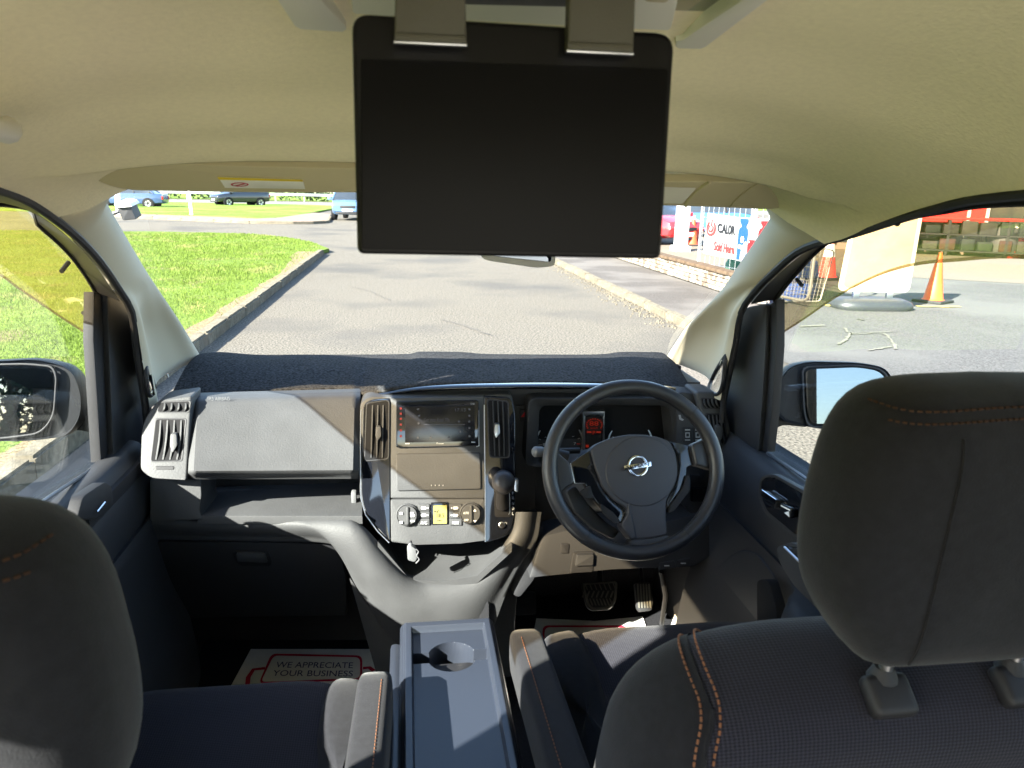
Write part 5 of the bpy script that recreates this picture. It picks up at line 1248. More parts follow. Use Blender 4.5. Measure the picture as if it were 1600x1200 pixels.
# ---- kerbs: stones laid end to end
def kerb(name, path, w, h, L, hw=None, jit=.006):
    root = bpy.data.objects.new(name, None); C.objects.link(root); root['kind'] = 'structure'
    P_ = [Vector((*p, 0)) for p in path]; tot = sum((b - a).length for a, b in zip(P_, P_[1:])); n = max(1, round(tot / L)); Q = resample(P_, n + 1)
    me0 = None
    for a, b in zip(Q, Q[1:]):
        d = (b - a); ln = d.length
        if me0 is None:
            mb = MB(); bm = bmesh.new(); bmesh.ops.create_cube(bm, size=1)
            bmesh.ops.subdivide_edges(bm, edges=[e for e in bm.edges if abs(e.verts[0].co.x - e.verts[1].co.x) > .5], cuts=5)
            for v in bm.verts: v.co = Vector((v.co.x * (ln - .012), v.co.y * w, v.co.z * (h + .08) + (h - .08) / 2))
            bmesh.ops.bevel(bm, geom=[e for e in bm.edges if all(v.co.z > h - .001 for v in e.verts) and len(e.link_faces) == 2 and any(f.normal.z < .5 for f in e.link_faces)], offset=.018, segments=2, affect='EDGES')
            for v in bm.verts: v.co += Vector((0, noise.noise(v.co * 9) * .009, noise.noise(v.co * 7 + Vector((3, 1, 2))) * .006 if v.co.z > .02 else 0))
            mb.bm(bm); bm.free(); o = mb.obj('kerb_stone', kerbm, root, smooth=50); me0 = o.data
        else:
            o = bpy.data.objects.new('kerb_stone', me0); C.objects.link(o); o.parent = root
        o.location = (a + b) / 2 + Vector((random.uniform(-jit, jit), 0, random.uniform(-jit, jit))); o.rotation_euler = (random.uniform(-.006, .006), 0, math.atan2(d.y, d.x) + random.choice((0, math.pi)))
    return root
kerb('verge_kerb', [(KX - .065, -12.2), (KX - .065, 18.5)], .13, .125, .915)
kerb('corner_kerb', [(KX - .065, 18.55), (KX - .2, 19.4), (KX - .65, 20.6), (KX - 1.5, 21.9), (KX - 2.8, 22.8)] + [(p[0], p[1] + .08) for p in v_far[3::-1]], .13, .05, .915)
kerb('pavement_kerb', [(PX + .06, 8.3), (PX + .06, 31)], .14, .10, .915)
kerb('far_kerb', [(p[0], p[1] - .15) for p in loopz([(120, 333), (300, 342), (400, 346), (480, 347), (512, 345.5), (517, 338)], .09)], .14, .11, .915)
# ---- worn marks: tar joints, paint scraps, patches
ml = MB()
def strip(mb, pts, w, z):
    P_ = [Vector((*p[:2], z)) for p in pts]; A = []; B = []
    for i, p in enumerate(P_):
        t = (P_[min(i + 1, len(P_) - 1)] - P_[max(i - 1, 0)]).normalized(); nrm = Vector((-t.y, t.x, 0)); ww = w * (.6 + .8 * random.random())
        A.append(p + nrm * ww / 2); B.append(p - nrm * ww / 2)
    mb.grid([A, B])
def wob(pts, n, amp):
    return [p + Vector((random.gauss(0, amp), random.gauss(0, amp), 0)) for p in spline([(*p, 0) for p in pts], n)]
tar = mat('tar joint', (.062, .055, .047), .8, .3)
for i, pts in enumerate(([(520, 431), (560, 432)], [(548, 449), (575, 455), (610, 471)], [(690, 500), (730, 512), (770, 527)], [(440, 400), (640, 395)])):
    strip(ml, wob(loopz(pts, 0), 30, .02), .012, .012)
ml.obj('tar_joint', tar, None, smooth=0, kind='structure')
mb = MB()
paint = mat('faded white paint', (.125, .12, .10), .9, .1, var=.3, vscale=8)
for pts, w_ in (([(1318, 514), (1332, 524), (1380, 523), (1396, 540), (1400, 548)], .06), ([(1310, 540), (1322, 532), (1330, 522)], .07), ([(1355, 550), (1392, 544)], .06), ([(1330, 522), (1400, 520)], .04), ([(1340, 500), (1350, 502)], .08), ([(1250, 512), (1290, 510)], .12), ([(1285, 448), (1330, 447)], .05)):
    strip(mb, wob(loopz(pts, 0), 14, .005), w_ * .55, .019)
mb.obj('paint_scraps', paint, None, smooth=0, kind='structure')
mb = MB(); strip(mb, wob(loopz([(1290, 479), (1310, 479)], 0), 6, .01), .12, .019); strip(mb, wob(loopz([(1432, 480), (1499, 481)], 0), 8, .01), .12, .019)
mb.obj('yellow_line', mat('worn yellow paint', (.50, .38, .10), .9, .1, var=.3, vscale=9), None, smooth=0, kind='structure')
# stones and grit that spill beside the right kerb
mb = MB()
for i in range(900):
    y = random.uniform(8.5, 18); x = PX - abs(random.gauss(0, .16)); s = random.uniform(.006, .022)
    mb.box((x, y, s * .3), (s, s * random.uniform(.7, 1.3), s * .7), Matrix.Rotation(random.random() * 3, 3, 'Z'))
o = mb.obj('grit', kerbm, None, smooth=0, kind='stuff'); o['label'] = 'pale grit lying along the right kerb'
# ---- grass blades
def blades(name, region, bounds, dens, hmin, hmax, wid, colr, seed, label, z0=.095, bare=.0):
    rng = np.random.default_rng(seed); x0, x1, y0, y1 = bounds
    n = int((x1 - x0) * (y1 - y0) * dens); X = rng.uniform(x0, x1, n); Y = rng.uniform(y0, y1, n)
    keep = np.array([inpoly((a, b), region) for a, b in zip(X, Y)]); X, Y = X[keep], Y[keep]
    D_ = np.hypot(X, Y); k = rng.random(len(X)) < np.clip(6.5 / D_, .10, 1); X, Y, D_ = X[k], Y[k], D_[k]
    nz = np.array([noise.noise(Vector((a * .55, b * .55, seed))) + .5 * noise.noise(Vector((a * 1.7, b * 1.7, 3))) for a, b in zip(X, Y)])
    edge_ = np.clip((KX - .15 - X) / .55, 0, 1) if bare else np.ones(len(X))
    keep = rng.random(len(X)) < np.clip(.95 + nz * 1.0, .15, 1) * (.08 + .92 * edge_); X, Y, D_, nz = X[keep], Y[keep], D_[keep], nz[keep]
    n = len(X); h = rng.uniform(hmin, hmax, n) * (1 + .5 * nz); wd = wid * np.maximum(1, D_ / 7) * rng.uniform(.7, 1.4, n)
    a = rng.uniform(0, 2 * np.pi, n); ln = rng.uniform(.1, .75, n) * h; la = rng.uniform(0, 2 * np.pi, n)
    v = np.zeros((n, 4, 3))
    ca, sa = np.cos(a) * wd / 2, np.sin(a) * wd / 2
    v[:, 0] = np.stack([X - ca, Y - sa, np.full(n, z0)], 1); v[:, 1] = np.stack([X + ca, Y + sa, np.full(n, z0)], 1)
    mx, my = X + np.cos(la) * ln * .35, Y + np.sin(la) * ln * .35
    v[:, 2] = np.stack([mx + ca * .8, my + sa * .8, z0 + h * .6], 1); v[:, 3] = np.stack([X + np.cos(la) * ln, Y + np.sin(la) * ln, z0 + h], 1)
    me = bpy.data.meshes.new(name); me.vertices.add(n * 4); me.vertices.foreach_set('co', v.reshape(-1))
    idx = np.arange(n)[:, None] * 4 + np.array([[0, 1, 2, 0, 2, 3]]); me.loops.add(n * 6); me.loops.foreach_set('vertex_index', idx.reshape(-1).astype(np.int32))
    me.polygons.add(n * 2); me.polygons.foreach_set('loop_start', np.arange(0, n * 6, 3).astype(np.int32)); me.update(); me.validate()
    o = link(name, me, colr, None, 0, 'stuff', label); return o
gm = mat('grass blades', (.115, .17, .024), .85, .25, var=.35, vscale=30, col2=(.24, .22, .085), c2scale=1.4, c2lo=.53, c2hi=.72)
N_ = gm.node_tree.nodes['Principled BSDF']; N_.inputs['Transmission Weight'].default_value = 0
N_.inputs['Subsurface Weight'].default_value = 0
_t = gm.node_tree; _tl = _t.nodes.new('ShaderNodeBsdfTranslucent'); _mx = _t.nodes.new('ShaderNodeMixShader'); _mx.inputs[0].default_value = .38
_src = [l for l in _t.links if l.to_socket == N_.inputs['Base Color']][0].from_socket; _t.links.new(_src, _tl.inputs[0])
_t.links.new(N_.outputs[0], _mx.inputs[1]); _t.links.new(_tl.outputs[0], _mx.inputs[2]); _t.links.new(_mx.outputs[0], _t.nodes['Material Output'].inputs['Surface'])
# bare dusty soil with a ragged edge beside the kerb
es_ = [(KX - .13, y) for y in np.linspace(-12, 18.2, 60)]; ei_ = [(KX - .20 - .26 * abs(noise.noise(Vector((0, y * .45, 2)))) - .16 * abs(noise.noise(Vector((4, y * 1.9, 1)))) - .3 * smooth(14, 18, y), y) for y in np.linspace(-12, 18.2, 120)]
sheet('dirt_edge', es_ + ei_[::-1], .1015, mat('dry soil', (.15, .118, .072), 1, .05, bump=1, scale=55, var=.45, vscale=30, bdist=.01))
blades('grass', verge, (-16, KX - .13, 1.5, 25), 2100, .022, .048, .0040, gm, 5, 'rough green grass growing on the verge left of the road', bare=1)
mb = None
# ============================================================ STREET FURNITURE AND BOUNDARY THINGS
# marker post on the far verge
c = atz(299, 336, .09)
mp = thing('marker_post', 'slim white marker post leaning slightly on the far green verge', 'marker post', tuple(c))
MB().slab([c + Vector(p) for p in ((-.07, 0, 0), (.07, 0, 0), (.03, 0, 1.35), (-.11, 0, 1.35))], (0, .05, 0), .01).obj('post', M['white_print'], mp)
c = atz(187, 335, .09)
lp_ = thing('lamp_post', 'pale grey lamp post standing at the far left in front of the saloon', 'lamp post', tuple(c))
MB().tube([c, c + Vector((0, 0, 1.2)), c + Vector((0, 0, 6))], [.16, .12, .09], 12).obj('column', M['white_print'], lp_)
MB().tube([c + Vector((0, 0, 6)), c + Vector((.5, 0, 6.3)), c + Vector((1.3, 0, 6.35))], .05, 8).obj('bracket', M['white_print'], lp_)
MB().box(c + Vector((1.5, 0, 6.35)), (.6, .22, .12), bev=.03).obj('lantern', M['grey_print'], lp_)
# crash barrier on the far side of the main road
gr = thing('crash_barrier', 'long grey crash barrier along the far side of the main road', 'crash barrier', (-30, 90, 0))
galv = mat('galvanised steel', (.30, .31, .32), .45, .5, metal=.6)
prof = [(0, .50), (.05, .55), (.0, .60), (-.02, .64), (.0, .68), (.05, .73), (0, .80)]
MB().loft([[Vector((x, 90 - a, b + .10)) for a, b in prof] + [Vector((x, 90.02 - a, b + .10)) for a, b in prof[::-1]] for x in np.linspace(-70, 30, 26)]).obj('rail', galv, gr)
for i, x in enumerate(np.arange(-66, 30, 3.2)): MB().box((x, 90.12, .40), (.12, .14, .86)).obj('post', galv, gr)
# hedge and trees beyond
leafm = mat('dark hedge leaves', (.040, .065, .022), .8, .3, var=.5, vscale=4)
leafm2 = mat('tree leaves', (.035, .060, .020), .8, .3, var=.5, vscale=3)
bark = mat('bark', (.07, .055, .04), .95, .1, bump=.8, scale=14, bdist=.02)
def leafcloud(n, fn, s0, s1, seed):
    rng = np.random.default_rng(seed); mb = MB(); P_ = fn(rng, n); v = []; f = []
    for i, p in enumerate(P_):
        a = Vector(rng.normal(size=3)).normalized(); b = a.cross(Vector(rng.normal(size=3))).normalized(); s = rng.uniform(s0, s1)
        v += [p - a * s, p + b * s * .5, p + a * s, p - b * s * .5]; f.append((4 * i, 4 * i + 1, 4 * i + 2, 4 * i + 3))
    mb.v = [tuple(q) for q in v]; mb.f = f; return mb
def hedgepts(rng, n):
    x = rng.uniform(-75, 30, n); y = rng.uniform(93, 97, n); z = rng.random(n) ** .7 * (2.6 + .8 * np.sin(x * .7) + .5 * np.sin(x * 2.3)); return [Vector(q) for q in np.stack([x, y, z], 1)]
hd_ = leafcloud(9000, hedgepts, .15, .38, 3).obj('hedge', leafm, None, smooth=0, kind='stuff'); hd_['label'] = 'dark green hedge running behind the crash barrier'; hd_['category'] = 'hedge'
def tree(label, x, y, h, r, seed, group):
    t = thing('broadleaf_tree', label, 'tree', (x, y, 0), group); rng = np.random.default_rng(seed)
    tr = MB().tube([(x, y, 0), (x + .1, y, h * .25), (x - .1, y + .1, h * .5), (x, y, h * .85)], [.32, .22, .15, .04], 9).obj('trunk', bark, t)
    mb = MB()
    for k in range(7):
        a = rng.uniform(0, 6.28); z = h * rng.uniform(.3, .6); mb.tube([(x, y, z), (x + math.cos(a) * r * .4, y + math.sin(a) * r * .4, z + h * .12), (x + math.cos(a) * r * .8, y + math.sin(a) * r * .8, z + h * .2)], [.10, .06, .02], 6)
    mb.obj('limbs', bark, tr)
    cl_ = [(rng.normal(size=3) * np.array([r * .5, r * .5, h * .16]) + np.array([x, y, h * .66]), rng.uniform(.28, .5) * r) for _ in range(16)]
    def fn(rng, n):
        out = []
        for i in range(n):
            c, rr = cl_[rng.integers(len(cl_))]; d = rng.normal(size=3); d /= np.linalg.norm(d); out.append(Vector(c + d * rr * rng.random() ** .4))
        return out
    leafcloud(14000, fn, .11, .26, seed + 9).obj('crown', leafm2, t, smooth=0); return t
for i, (x, y, h, r, lb) in enumerate(((-8.5, -27, 7.5, 3.4, 'tree behind the van, nearest to the verge, seen only in the left mirror'), (-14, -31, 9, 4.4, 'taller tree behind the van, in the middle of the row in the left mirror'), (-20, -28, 8, 3.8, 'tree behind the van, farthest left of the row in the left mirror'))):
    tree(lb, x, y, h, r, 40 + i, 'trees behind the van')
def hedge2(rng, n):
    x = rng.uniform(-34, -3, n); y = rng.uniform(-26, -24, n); z = rng.random(n) ** .8 * (1.7 + .7 * np.sin(x * .9) + .4 * np.sin(x * 2.7)); return [Vector(q) for q in np.stack([x, y, z], 1)]
h2_ = leafcloud(9000, hedge2, .10, .24, 13).obj('hedge', leafm, None, smooth=0, kind='stuff'); h2_['label'] = 'dark hedge behind the van, seen in the left mirror'; h2_['category'] = 'hedge'
tp = thing('telegraph_pole', 'dark telegraph pole behind the van, seen in the right mirror', 'pole', (3.4, -14, 0))
MB().tube([(3.4, -14, 0), (3.4, -14, 8)], [.14, .10], 10).obj('pole', bark, tp); MB().box((3.4, -14, 7.4), (1.5, .1, .12)).obj('crossarm', bark, tp)
sh = thing('garden_shed', 'dark timber shed behind the van that shows in the left wing mirror', 'shed', (-8, -24, 0))
for k in range(14): MB().box((-10.4 + k * .38, -24, 1.1), (.376, .06, 2.2), bev=.01).obj('plank', bark, sh)
MB().slab([(-10.8, -24.3, 2.2), (-5.2, -24.3, 2.2), (-5.2, -24.3, 2.3), (-10.8, -24.3, 2.3)], (0, 3.0, .5)).obj('roof', M['dark'], sh)
# ============================================================ VEHICLES
glz = mat('dark car glass', (.02, .025, .03), .05, .6, coat=.5)
lampm = mat('headlamp glass', (.6, .62, .64), .12, .6)
redlamp = mat('tail lamp', (.35, .01, .01), .2, .5)
plate = mat('number plate white', (.75, .75, .72), .5, .3)
tyre = mat('tyre', (.014, .014, .015), .85, .2); rimm = mat('alloy rim', (.5, .5, .52), .3, .5, metal=.8)
def car(name, label, cat, loc, rz, paint, kind, group=None):
    """length along +x (nose at +x), z up; built round the origin and turned into place"""
    t = thing(name, label, cat, loc, group); Q = Matrix.Translation(loc) @ Matrix.Rotation(rz, 4, 'Z')
    spec = dict(
        saloon=(4.6, .89, [(-2.3, .50, .62), (-2.25, .30, .94), (-1.5, .22, .98), (0, .20, .96), (1.0, .20, .93), (1.7, .22, .84), (2.2, .26, .70), (2.3, .42, .58)], [(-1.75, .97), (-1.15, 1.38), (.1, 1.44), (.55, 1.36), (1.25, .92)]),
        suv=(4.4, .90, [(-2.2, .60, .80), (-2.15, .40, 1.02), (-1.4, .32, 1.08), (0, .30, 1.06), (1.0, .30, 1.04), (1.6, .32, .98), (2.1, .36, .86), (2.2, .52, .72)], [(-2.1, 1.04), (-1.9, 1.56), (.1, 1.66), (.55, 1.58), (1.2, 1.03)]),
        van=(4.6, .93, [(-2.3, .50, .90), (-2.28, .35, 1.05), (-1.4, .28, 1.10), (0, .26, 1.08), (1.2, .26, 1.06), (1.7, .28, 1.00), (2.15, .30, .88), (2.3, .46, .70)], [(-2.25, 1.06), (-2.15, 1.82), (.3, 1.88), (.85, 1.78), (1.75, 1.02)]),
        hatch=(4.0, .86, [(-2.0, .50, .75), (-1.95, .32, .95), (-1.3, .22, .98), (0, .20, .96), (.9, .20, .94), (1.4, .22, .88), (1.9, .28, .74), (2.0, .45, .60)], [(-1.9, .96), (-1.55, 1.36), (0, 1.46), (.4, 1.38), (1.1, .93)]))
    L, hw, st, roof = spec[kind]
    rings = []
    stx = []
    for (a, b) in zip(st, st[1:]):
        for k in range(3): stx.append(tuple(lerp(p, q, k / 3) for p, q in zip(a, b)))
    stx.append(st[-1])
    for x, zl, zt in stx:
        e = 1 - .18 * (abs(x) / (L / 2)) ** 5; w_ = hw * e
        half = [(.0, zl), (w_ * .80, zl), (w_ * .96, zl + .08), (w_, lerp(zl, zt, .45)), (w_ * .975, lerp(zl, zt, .8)), (w_ * .93, zt - .01), (w_ * .80, zt + .015), (0, zt + .035)]
        full = half + [(-a, b) for a, b in half[-2:0:-1]]
        rings.append([Q @ Vector((x, a, b)) for a, b in full])
    body = MB().loft(rings).obj('body', paint, t, smooth=35)
    # greenhouse in glass, roof and pillars in paint over it
    rx = []
    for (a, b) in zip(roof, roof[1:]):
        for k in range(4): rx.append((lerp(a[0], b[0], k / 4), lerp(a[1], b[1], k / 4)))
    rx.append(roof[-1])
    def belt(x):
        for (a, b) in zip(st, st[1:]):
            if a[0] <= x <= b[0]: return lerp(a[2], b[2], (x - a[0]) / (b[0] - a[0]))
        return st[-1][2]
    rings = []
    for x, z in rx:
        zb = belt(x) - .02; z = max(z, zb + .01); f_ = (z - zb) / .6; wt = hw * (.93 - .20 * min(1, f_)); half = [(0, zb), (hw * .91, zb), (wt + .03, z - .10 * min(1, f_)), (wt - .04, z), (0, z + .02)]
        full = half + [(-a, b) for a, b in half[-2:0:-1]]; rings.append([Q @ Vector((x, a, b)) for a, b in full])
    MB().loft(rings).obj('windows', glz, t, smooth=30)
    (x0_, _), (x1_, z1), (x2_, z2), (x3_, z3) = roof[0], roof[1], roof[2], roof[3]
    rows = []
    for x, z in [(lerp(x1_, x2_, k / 4), lerp(z1, z2, k / 4)) for k in range(5)] + [(x3_, z3)]:
        wt = hw * .735; rows.append([Q @ Vector((x, wt * u, z + .030 - .05 * u ** 4)) for u in np.linspace(-1, 1, 9)])
    rp = MB().grid(rows); rp.grid([[p - Vector((0, 0, .015)) for p in r] for r in rows]); rp.obj('roof', paint, t, smooth=60)
    for s in (-1, 1):
        for k, (xa, za, xb, zb) in enumerate(((x3_ + .02, z3, roof[4][0] + .02, belt(roof[4][0])), (lerp(x1_, x2_, .55), lerp(z1, z2, .55), lerp(x1_, x2_, .5), belt(0)), (x1_, z1, x0_, belt(x0_)))):
            MB().tube([Q @ Vector((xa, s * hw * .745, za - .03)), Q @ Vector((xb, s * hw * .925, zb))], .045 if k != 1 else .04, 6).obj('pillar', paint if k != 1 else M['dark'], t)
        MB().box(Q @ Vector((roof[4][0] - .15, s * (hw + .09), belt(roof[4][0]) + .06)), (.12, .2, .14), Matrix.Rotation(rz, 3, 'Z'), .03).obj('door_mirror', paint, t)
    wr = .33 if kind in ('suv',) else .31
    for xw in (-L * .30, L * .31):
        for s in (-1, 1):
            W = Q @ Matrix.Translation((xw, s * (hw - .10), wr)) @ Matrix.Rotation(R_(90) * -s, 4, 'X')
            MB().lathe([(.0, -.06), (wr + .05, -.06), (wr + .05, .105), (0, .105)], 22, W, caps=False).obj('wheel_arch', M['black'], t)
            wh = MB().lathe([(wr * .62, -.09), (wr * .9, -.10), (wr, -.06), (wr, .08), (wr * .94, .115), (wr * .64, .12)], 22, W, caps=False).obj('wheel', tyre, t)
            MB().lathe([(.0, .10), (wr * .64, .115), (wr * .60, .07), (.0, .07)], 22, W, caps=False).obj('rim', rimm, wh)
            mb = MB()
            for k in range(5):
                a = k * 2 * math.pi / 5; mb.box(W @ Vector((math.cos(a) * wr * .36, math.sin(a) * wr * .36, .118)), (wr * .5, .05, .02), (W.to_3x3() @ Matrix.Rotation(a, 3, 'Z')))
            mb.obj('spokes', M['dark'], wh)
    nose = st[-1][0]; z_ = st[-2][2]
    for s in (-1, 1):
        MB().slab([Q @ Vector((x, s * y, z)) for x, y, z in ((nose - .06, hw * .42, z_ - .20), (nose - .22, hw * .80, z_ - .14), (nose - .30, hw * .86, z_ - .01), (nose - .10, hw * .46, z_ - .06))], Q.to_3x3() @ Vector((-.05, 0, 0)), .01).obj('headlight', lampm, t)
        MB().box(Q @ Vector((-nose + .02, s * hw * .72, z_ - .02)), (.10, .22, .22), Matrix.Rotation(rz, 3, 'Z'), .02).obj('tail_light', redlamp, t)
    MB().box(Q @ Vector((nose + .0, 0, z_ - .20)), (.04, hw * .8, .12), Matrix.Rotation(rz, 3, 'Z'), .01).obj('grille', M['dark'], t)
    MB().box(Q @ Vector((nose + .01, 0, z_ - .37)), (.03, .52, .11), Matrix.Rotation(rz, 3, 'Z'), .005).obj('number_plate', plate, t)
    MB().box(Q @ Vector((nose + .0, 0, z_ - .50)), (.04, hw * 1.3, .08), Matrix.Rotation(rz, 3, 'Z'), .01).obj('lower_grille', M['dark'], t)
    return t
pt = lambda n, c: mat(n, c, .22, .5, coat=.8)
blue_grey = pt('slate blue paint', (.055, .10, .17)); navy_p = pt('dark blue paint', (.03, .055, .12)); blk_p = pt('black paint', (.012, .014, .02)); red_p = pt('red paint', (.40, .02, .025)); blue_p = pt('blue paint', (.03, .10, .30))
car('saloon_car', 'dark blue saloon car on the main road at the far left behind the lamp post', 'car', tuple(atz(205, 324, 0)), R_(180), navy_p, 'saloon')
car('parked_suv', 'black off-road car on the main road with its nose turned left', 'car', tuple(atz(376, 322, 0)), R_(-143), blk_p, 'suv')
car('approaching_van', 'slate blue people carrier facing the camera at the junction, beside the big black screen', 'van', tuple(atz(548, 345, 0) + Vector((.15, 2.2, 0))), R_(-97), blue_grey, 'van')
car('parked_hatchback', 'red hatchback parked in the yard beside the black screen edge', 'car', tuple(at(1014, 345, 25).xy) + (0,), R_(-70), red_p, 'hatch')
car('parked_hatchback', 'blue hatchback parked in the yard behind the grey post', 'car', tuple(at(1098, 345, 29).xy) + (0,), R_(165), blue_p, 'hatch')
# ============================================================ RIGHT SIDE: WALL, FENCE, BANNER
bw = thing('brick_wall', 'low brick wall with flaking white paint and brown coping along the pavement', 'wall', (4.98, 14, 0))
brk = mat('flaking white brick', (.095, .072, .055), .95, .1, bump=.9, scale=40, bdist=.01, col2=(.22, .20, .165), c2scale=8, c2lo=.40, c2hi=.54, detail=5)
cop = mat('brown coping', (.075, .052, .034), .95, .1, bump=.8, scale=30, var=.3, vscale=8)
bm0 = None; n_b = 0
MB().box((5.06, 15.0, .17), (.10, 10.1, .30)).obj('core', mat('mortar', (.22, .20, .17), 1, .05), bw)
for row in range(4):
    for k in range(3, 46):
        y = 9.3 + k * .235 + (row % 2) * .117; p = Vector((4.99 + random.uniform(-.006, .006), y, .085 + .038 + row * .073))
        if bm0 is None: o = MB().box((0, 0, 0), (.105, .222, .062), bev=.006, seg=1).obj('brick', brk, bw); bm0 = o.data; o.matrix_parent_inverse = Matrix.Translation((4.98, 14, 0)).inverted()
        else: o = bpy.data.objects.new('brick', bm0); C.objects.link(o); adopt(o, bw)
        o.location = p; o.rotation_euler = (0, 0, random.uniform(-.02, .02))
c0 = None
for k in range(2, 24):
    p = Vector((5.02 + random.uniform(-.01, .01), 9.42 + k * .455, .405))
    if c0 is None: o = MB().box((0, 0, 0), (.25, .446, .055), bev=.012).obj('coping_stone', cop, bw); c0 = o.data
    else: o = bpy.data.objects.new('coping_stone', c0); C.objects.link(o); adopt(o, bw)
    o.location = p; o.rotation_euler = (0, random.uniform(-.02, .02), random.uniform(-.02, .02))
# brick material needs world-varied paint: use object-random offset through Generated is avoided, bricks share mesh but differ by position
for m_ in (brk,):
    t_ = m_.node_tree; tc_ = [n for n in t_.nodes if n.type == 'TEX_COORD'][0]; ge_ = t_.nodes.new('ShaderNodeNewGeometry')
    for l in list(t_.links):
        if l.from_node == tc_: t_.links.new(ge_.outputs['Position'], l.to_socket)
# fence panel of wire mesh with round cornered frame, banner hung on it
A_ = at(1083, 330, 12.9); B0 = Vector((5.25, 12.75, 0)); dirb = (Vector((5.72, 10.35, 0)) - B0); Lb = dirb.length; dirb.normalize(); nb = Vector((-dirb.y, dirb.x, 0))
if nb.x > 0: nb = -nb
mf = thing('mesh_fence', 'galvanised wire mesh fence panel behind the low wall that carries the banner', 'fence', tuple(B0))
steel = galv
def fpt(s, z): return B0 + dirb * s + Vector((0, 0, z))
fr_ = rnd([(-.22, .1), (-.22, 1.62), (1.22, 1.62), (1.22, .1)], .18, 5); MB().tube([fpt(*q) for q in fr_], .022, 8, closed=True).obj('frame', steel, mf)
fr2 = rnd([(1.30, .1), (1.30, 1.62), (2.74, 1.62), (2.74, .1)], .18, 5); MB().tube([fpt(*q) for q in fr2], .022, 8, closed=True).obj('frame', steel, mf)
mb = MB()
for s in np.arange(-.16, 2.7, .15): mb.tube([fpt(s, .12), fpt(s, 1.6)], .0028, 4)
for z in np.arange(.2, 1.6, .2): mb.tube([fpt(-.2, z), fpt(2.72, z)], .0035, 4)
mb.obj('mesh_wires', steel, mf, kind='stuff')
for a, b in ((.3, .95), (1.5, 2.2)):     # handles at the top
    MB().tube([fpt(*q) for q in rnd([(a, 1.60), (a, 1.42), (b, 1.42), (b, 1.60)], .08, 4)], .016, 8).obj('top_loop', steel, mf)
[textmesh(t_, .035) for t_ in ('CALOR', 'Sold Here')]
bn = thing('gas_banner', 'white vinyl banner for bottled gas tied to the mesh fence', 'banner', tuple(fpt(0, .5)))
zT, zB = 1.28, .58
def bp(s, z, o=0):
    wv = .018 * math.sin(s * 5.1 + z * 2) + .012 * math.sin(s * 11 - z * 7)
    return fpt(s, z) + nb * (.045 + wv + o) - Vector((0, 0, .04 * math.sin(s * 1.3)))
vinyl = mat('white vinyl', (.17, .175, .18), .5, .3)
MB().grid([[bp(s, z) for s in np.linspace(.02, 2.6, 60)] for z in np.linspace(zT, zB, 16)]).obj('sheet', vinyl, bn, smooth=180)
def on_b(mb, pts2, o=.012):
    c = sum((Vector(p) for p in pts2), Vector((0, 0))) / len(pts2); n = len(pts2)
    mb.add([bp(*p, o) for p in pts2] + [bp(*c, o)], [(i, (i + 1) % n, n) for i in range(n)])
def btext(mb, t, s0, s1, z0, z1):
    v, f = textmesh(t); mb.add([bp(lerp(s0, s1, a), lerp(z0, z1, b), .014) for a, b in v], f)
slate = mat('slate print', (.008, .009, .012), .7, .2)
mb = MB(); btext(mb, 'CALOR', .36, .90, .98, 1.14); mb.obj('maker_letters', slate, bn)
mb = MB(); btext(mb, 'Sold Here', .30, .88, .67, .83); mb.obj('sold_here_letters', M['red_print'], bn)
mb = MB()
for r0, r1, a0, a1 in ((.095, .135, 2.2, 7.2), (.045, .075, 2.4, 7.0)):
    ts = np.linspace(a0, a1, 22); pts = [(.19 + r1 * math.cos(t), 1.04 + r1 * math.sin(t)) for t in ts]; pin = [(.19 + r0 * math.cos(t), 1.04 + r0 * math.sin(t)) for t in ts]
    mb.grid([[bp(*p, .014) for p in pts], [bp(*p, .014) for p in pin]])
mb.grid([[bp(.18, z, .014) for z in (1.07, 1.19)], [bp(.21, z, .014) for z in (1.07, 1.19)]])
mb.obj('flame_mark', M['red_print'], bn)
def bottle(s, z, h, w_, m):
    mb = MB(); pts = [(s - w_, z), (s + w_, z), (s + w_, z + h * .66), (s + w_ * .8, z + h * .76), (s + w_ * .45, z + h * .80), (s + w_ * .45, z + h * .90), (s + w_ * .7, z + h * .92), (s + w_ * .7, z + h), (s - w_ * .7, z + h), (s - w_ * .7, z + h * .92), (s - w_ * .45, z + h * .90), (s - w_ * .45, z + h * .80), (s - w_ * .8, z + h * .76), (s - w_, z + h * .66)]
    on_b(mb, pts, .012); return mb.obj('bottle_print', m, bn)
bl = bottle(1.12, .60, .66, .135, mat('blue print', (.006, .035, .13), .6, .2))
mb = MB(); btext(mb, 'CALOR', 1.01, 1.23, .78, .84); on_b(mb, [(1.12 + .05 * math.cos(t), .93 + .05 * math.sin(t)) for t in np.linspace(0, 6.28, 15)[:-1]], .016); mb.v = [tuple(Vector(p) + nb * .003) for p in mb.v]; mb.obj('bottle_letters', M['white_print'], bl)
rp2 = mat('banner red print', (.26, .006, .008), .6, .2); bottle(1.62, .72, .52, .13, rp2); bottle(1.37, .72, .22, .09, rp2)
# green block and red crate low behind the banner
gx = thing('gas_bottle_cage', 'green and red gas bottles stacked low behind the banner', 'gas bottles', tuple(fpt(.6, 0) - nb * .5))
green_m = mat('green paint', (.04, .16, .10), .5, .3)
for k, (s, m_) in enumerate(((.25, green_m), (.65, green_m), (1.05, M['red_print']), (1.45, green_m), (1.85, M['red_print']))):
    c = fpt(s, 0) - nb * .45
    MB().lathe([(0, 0), (.16, 0), (.16, .42), (.12, .50), (.05, .53), (.05, .60), (0, .60)], 16, Matrix.Translation(c), caps=False).obj('bottle', m_, gx)
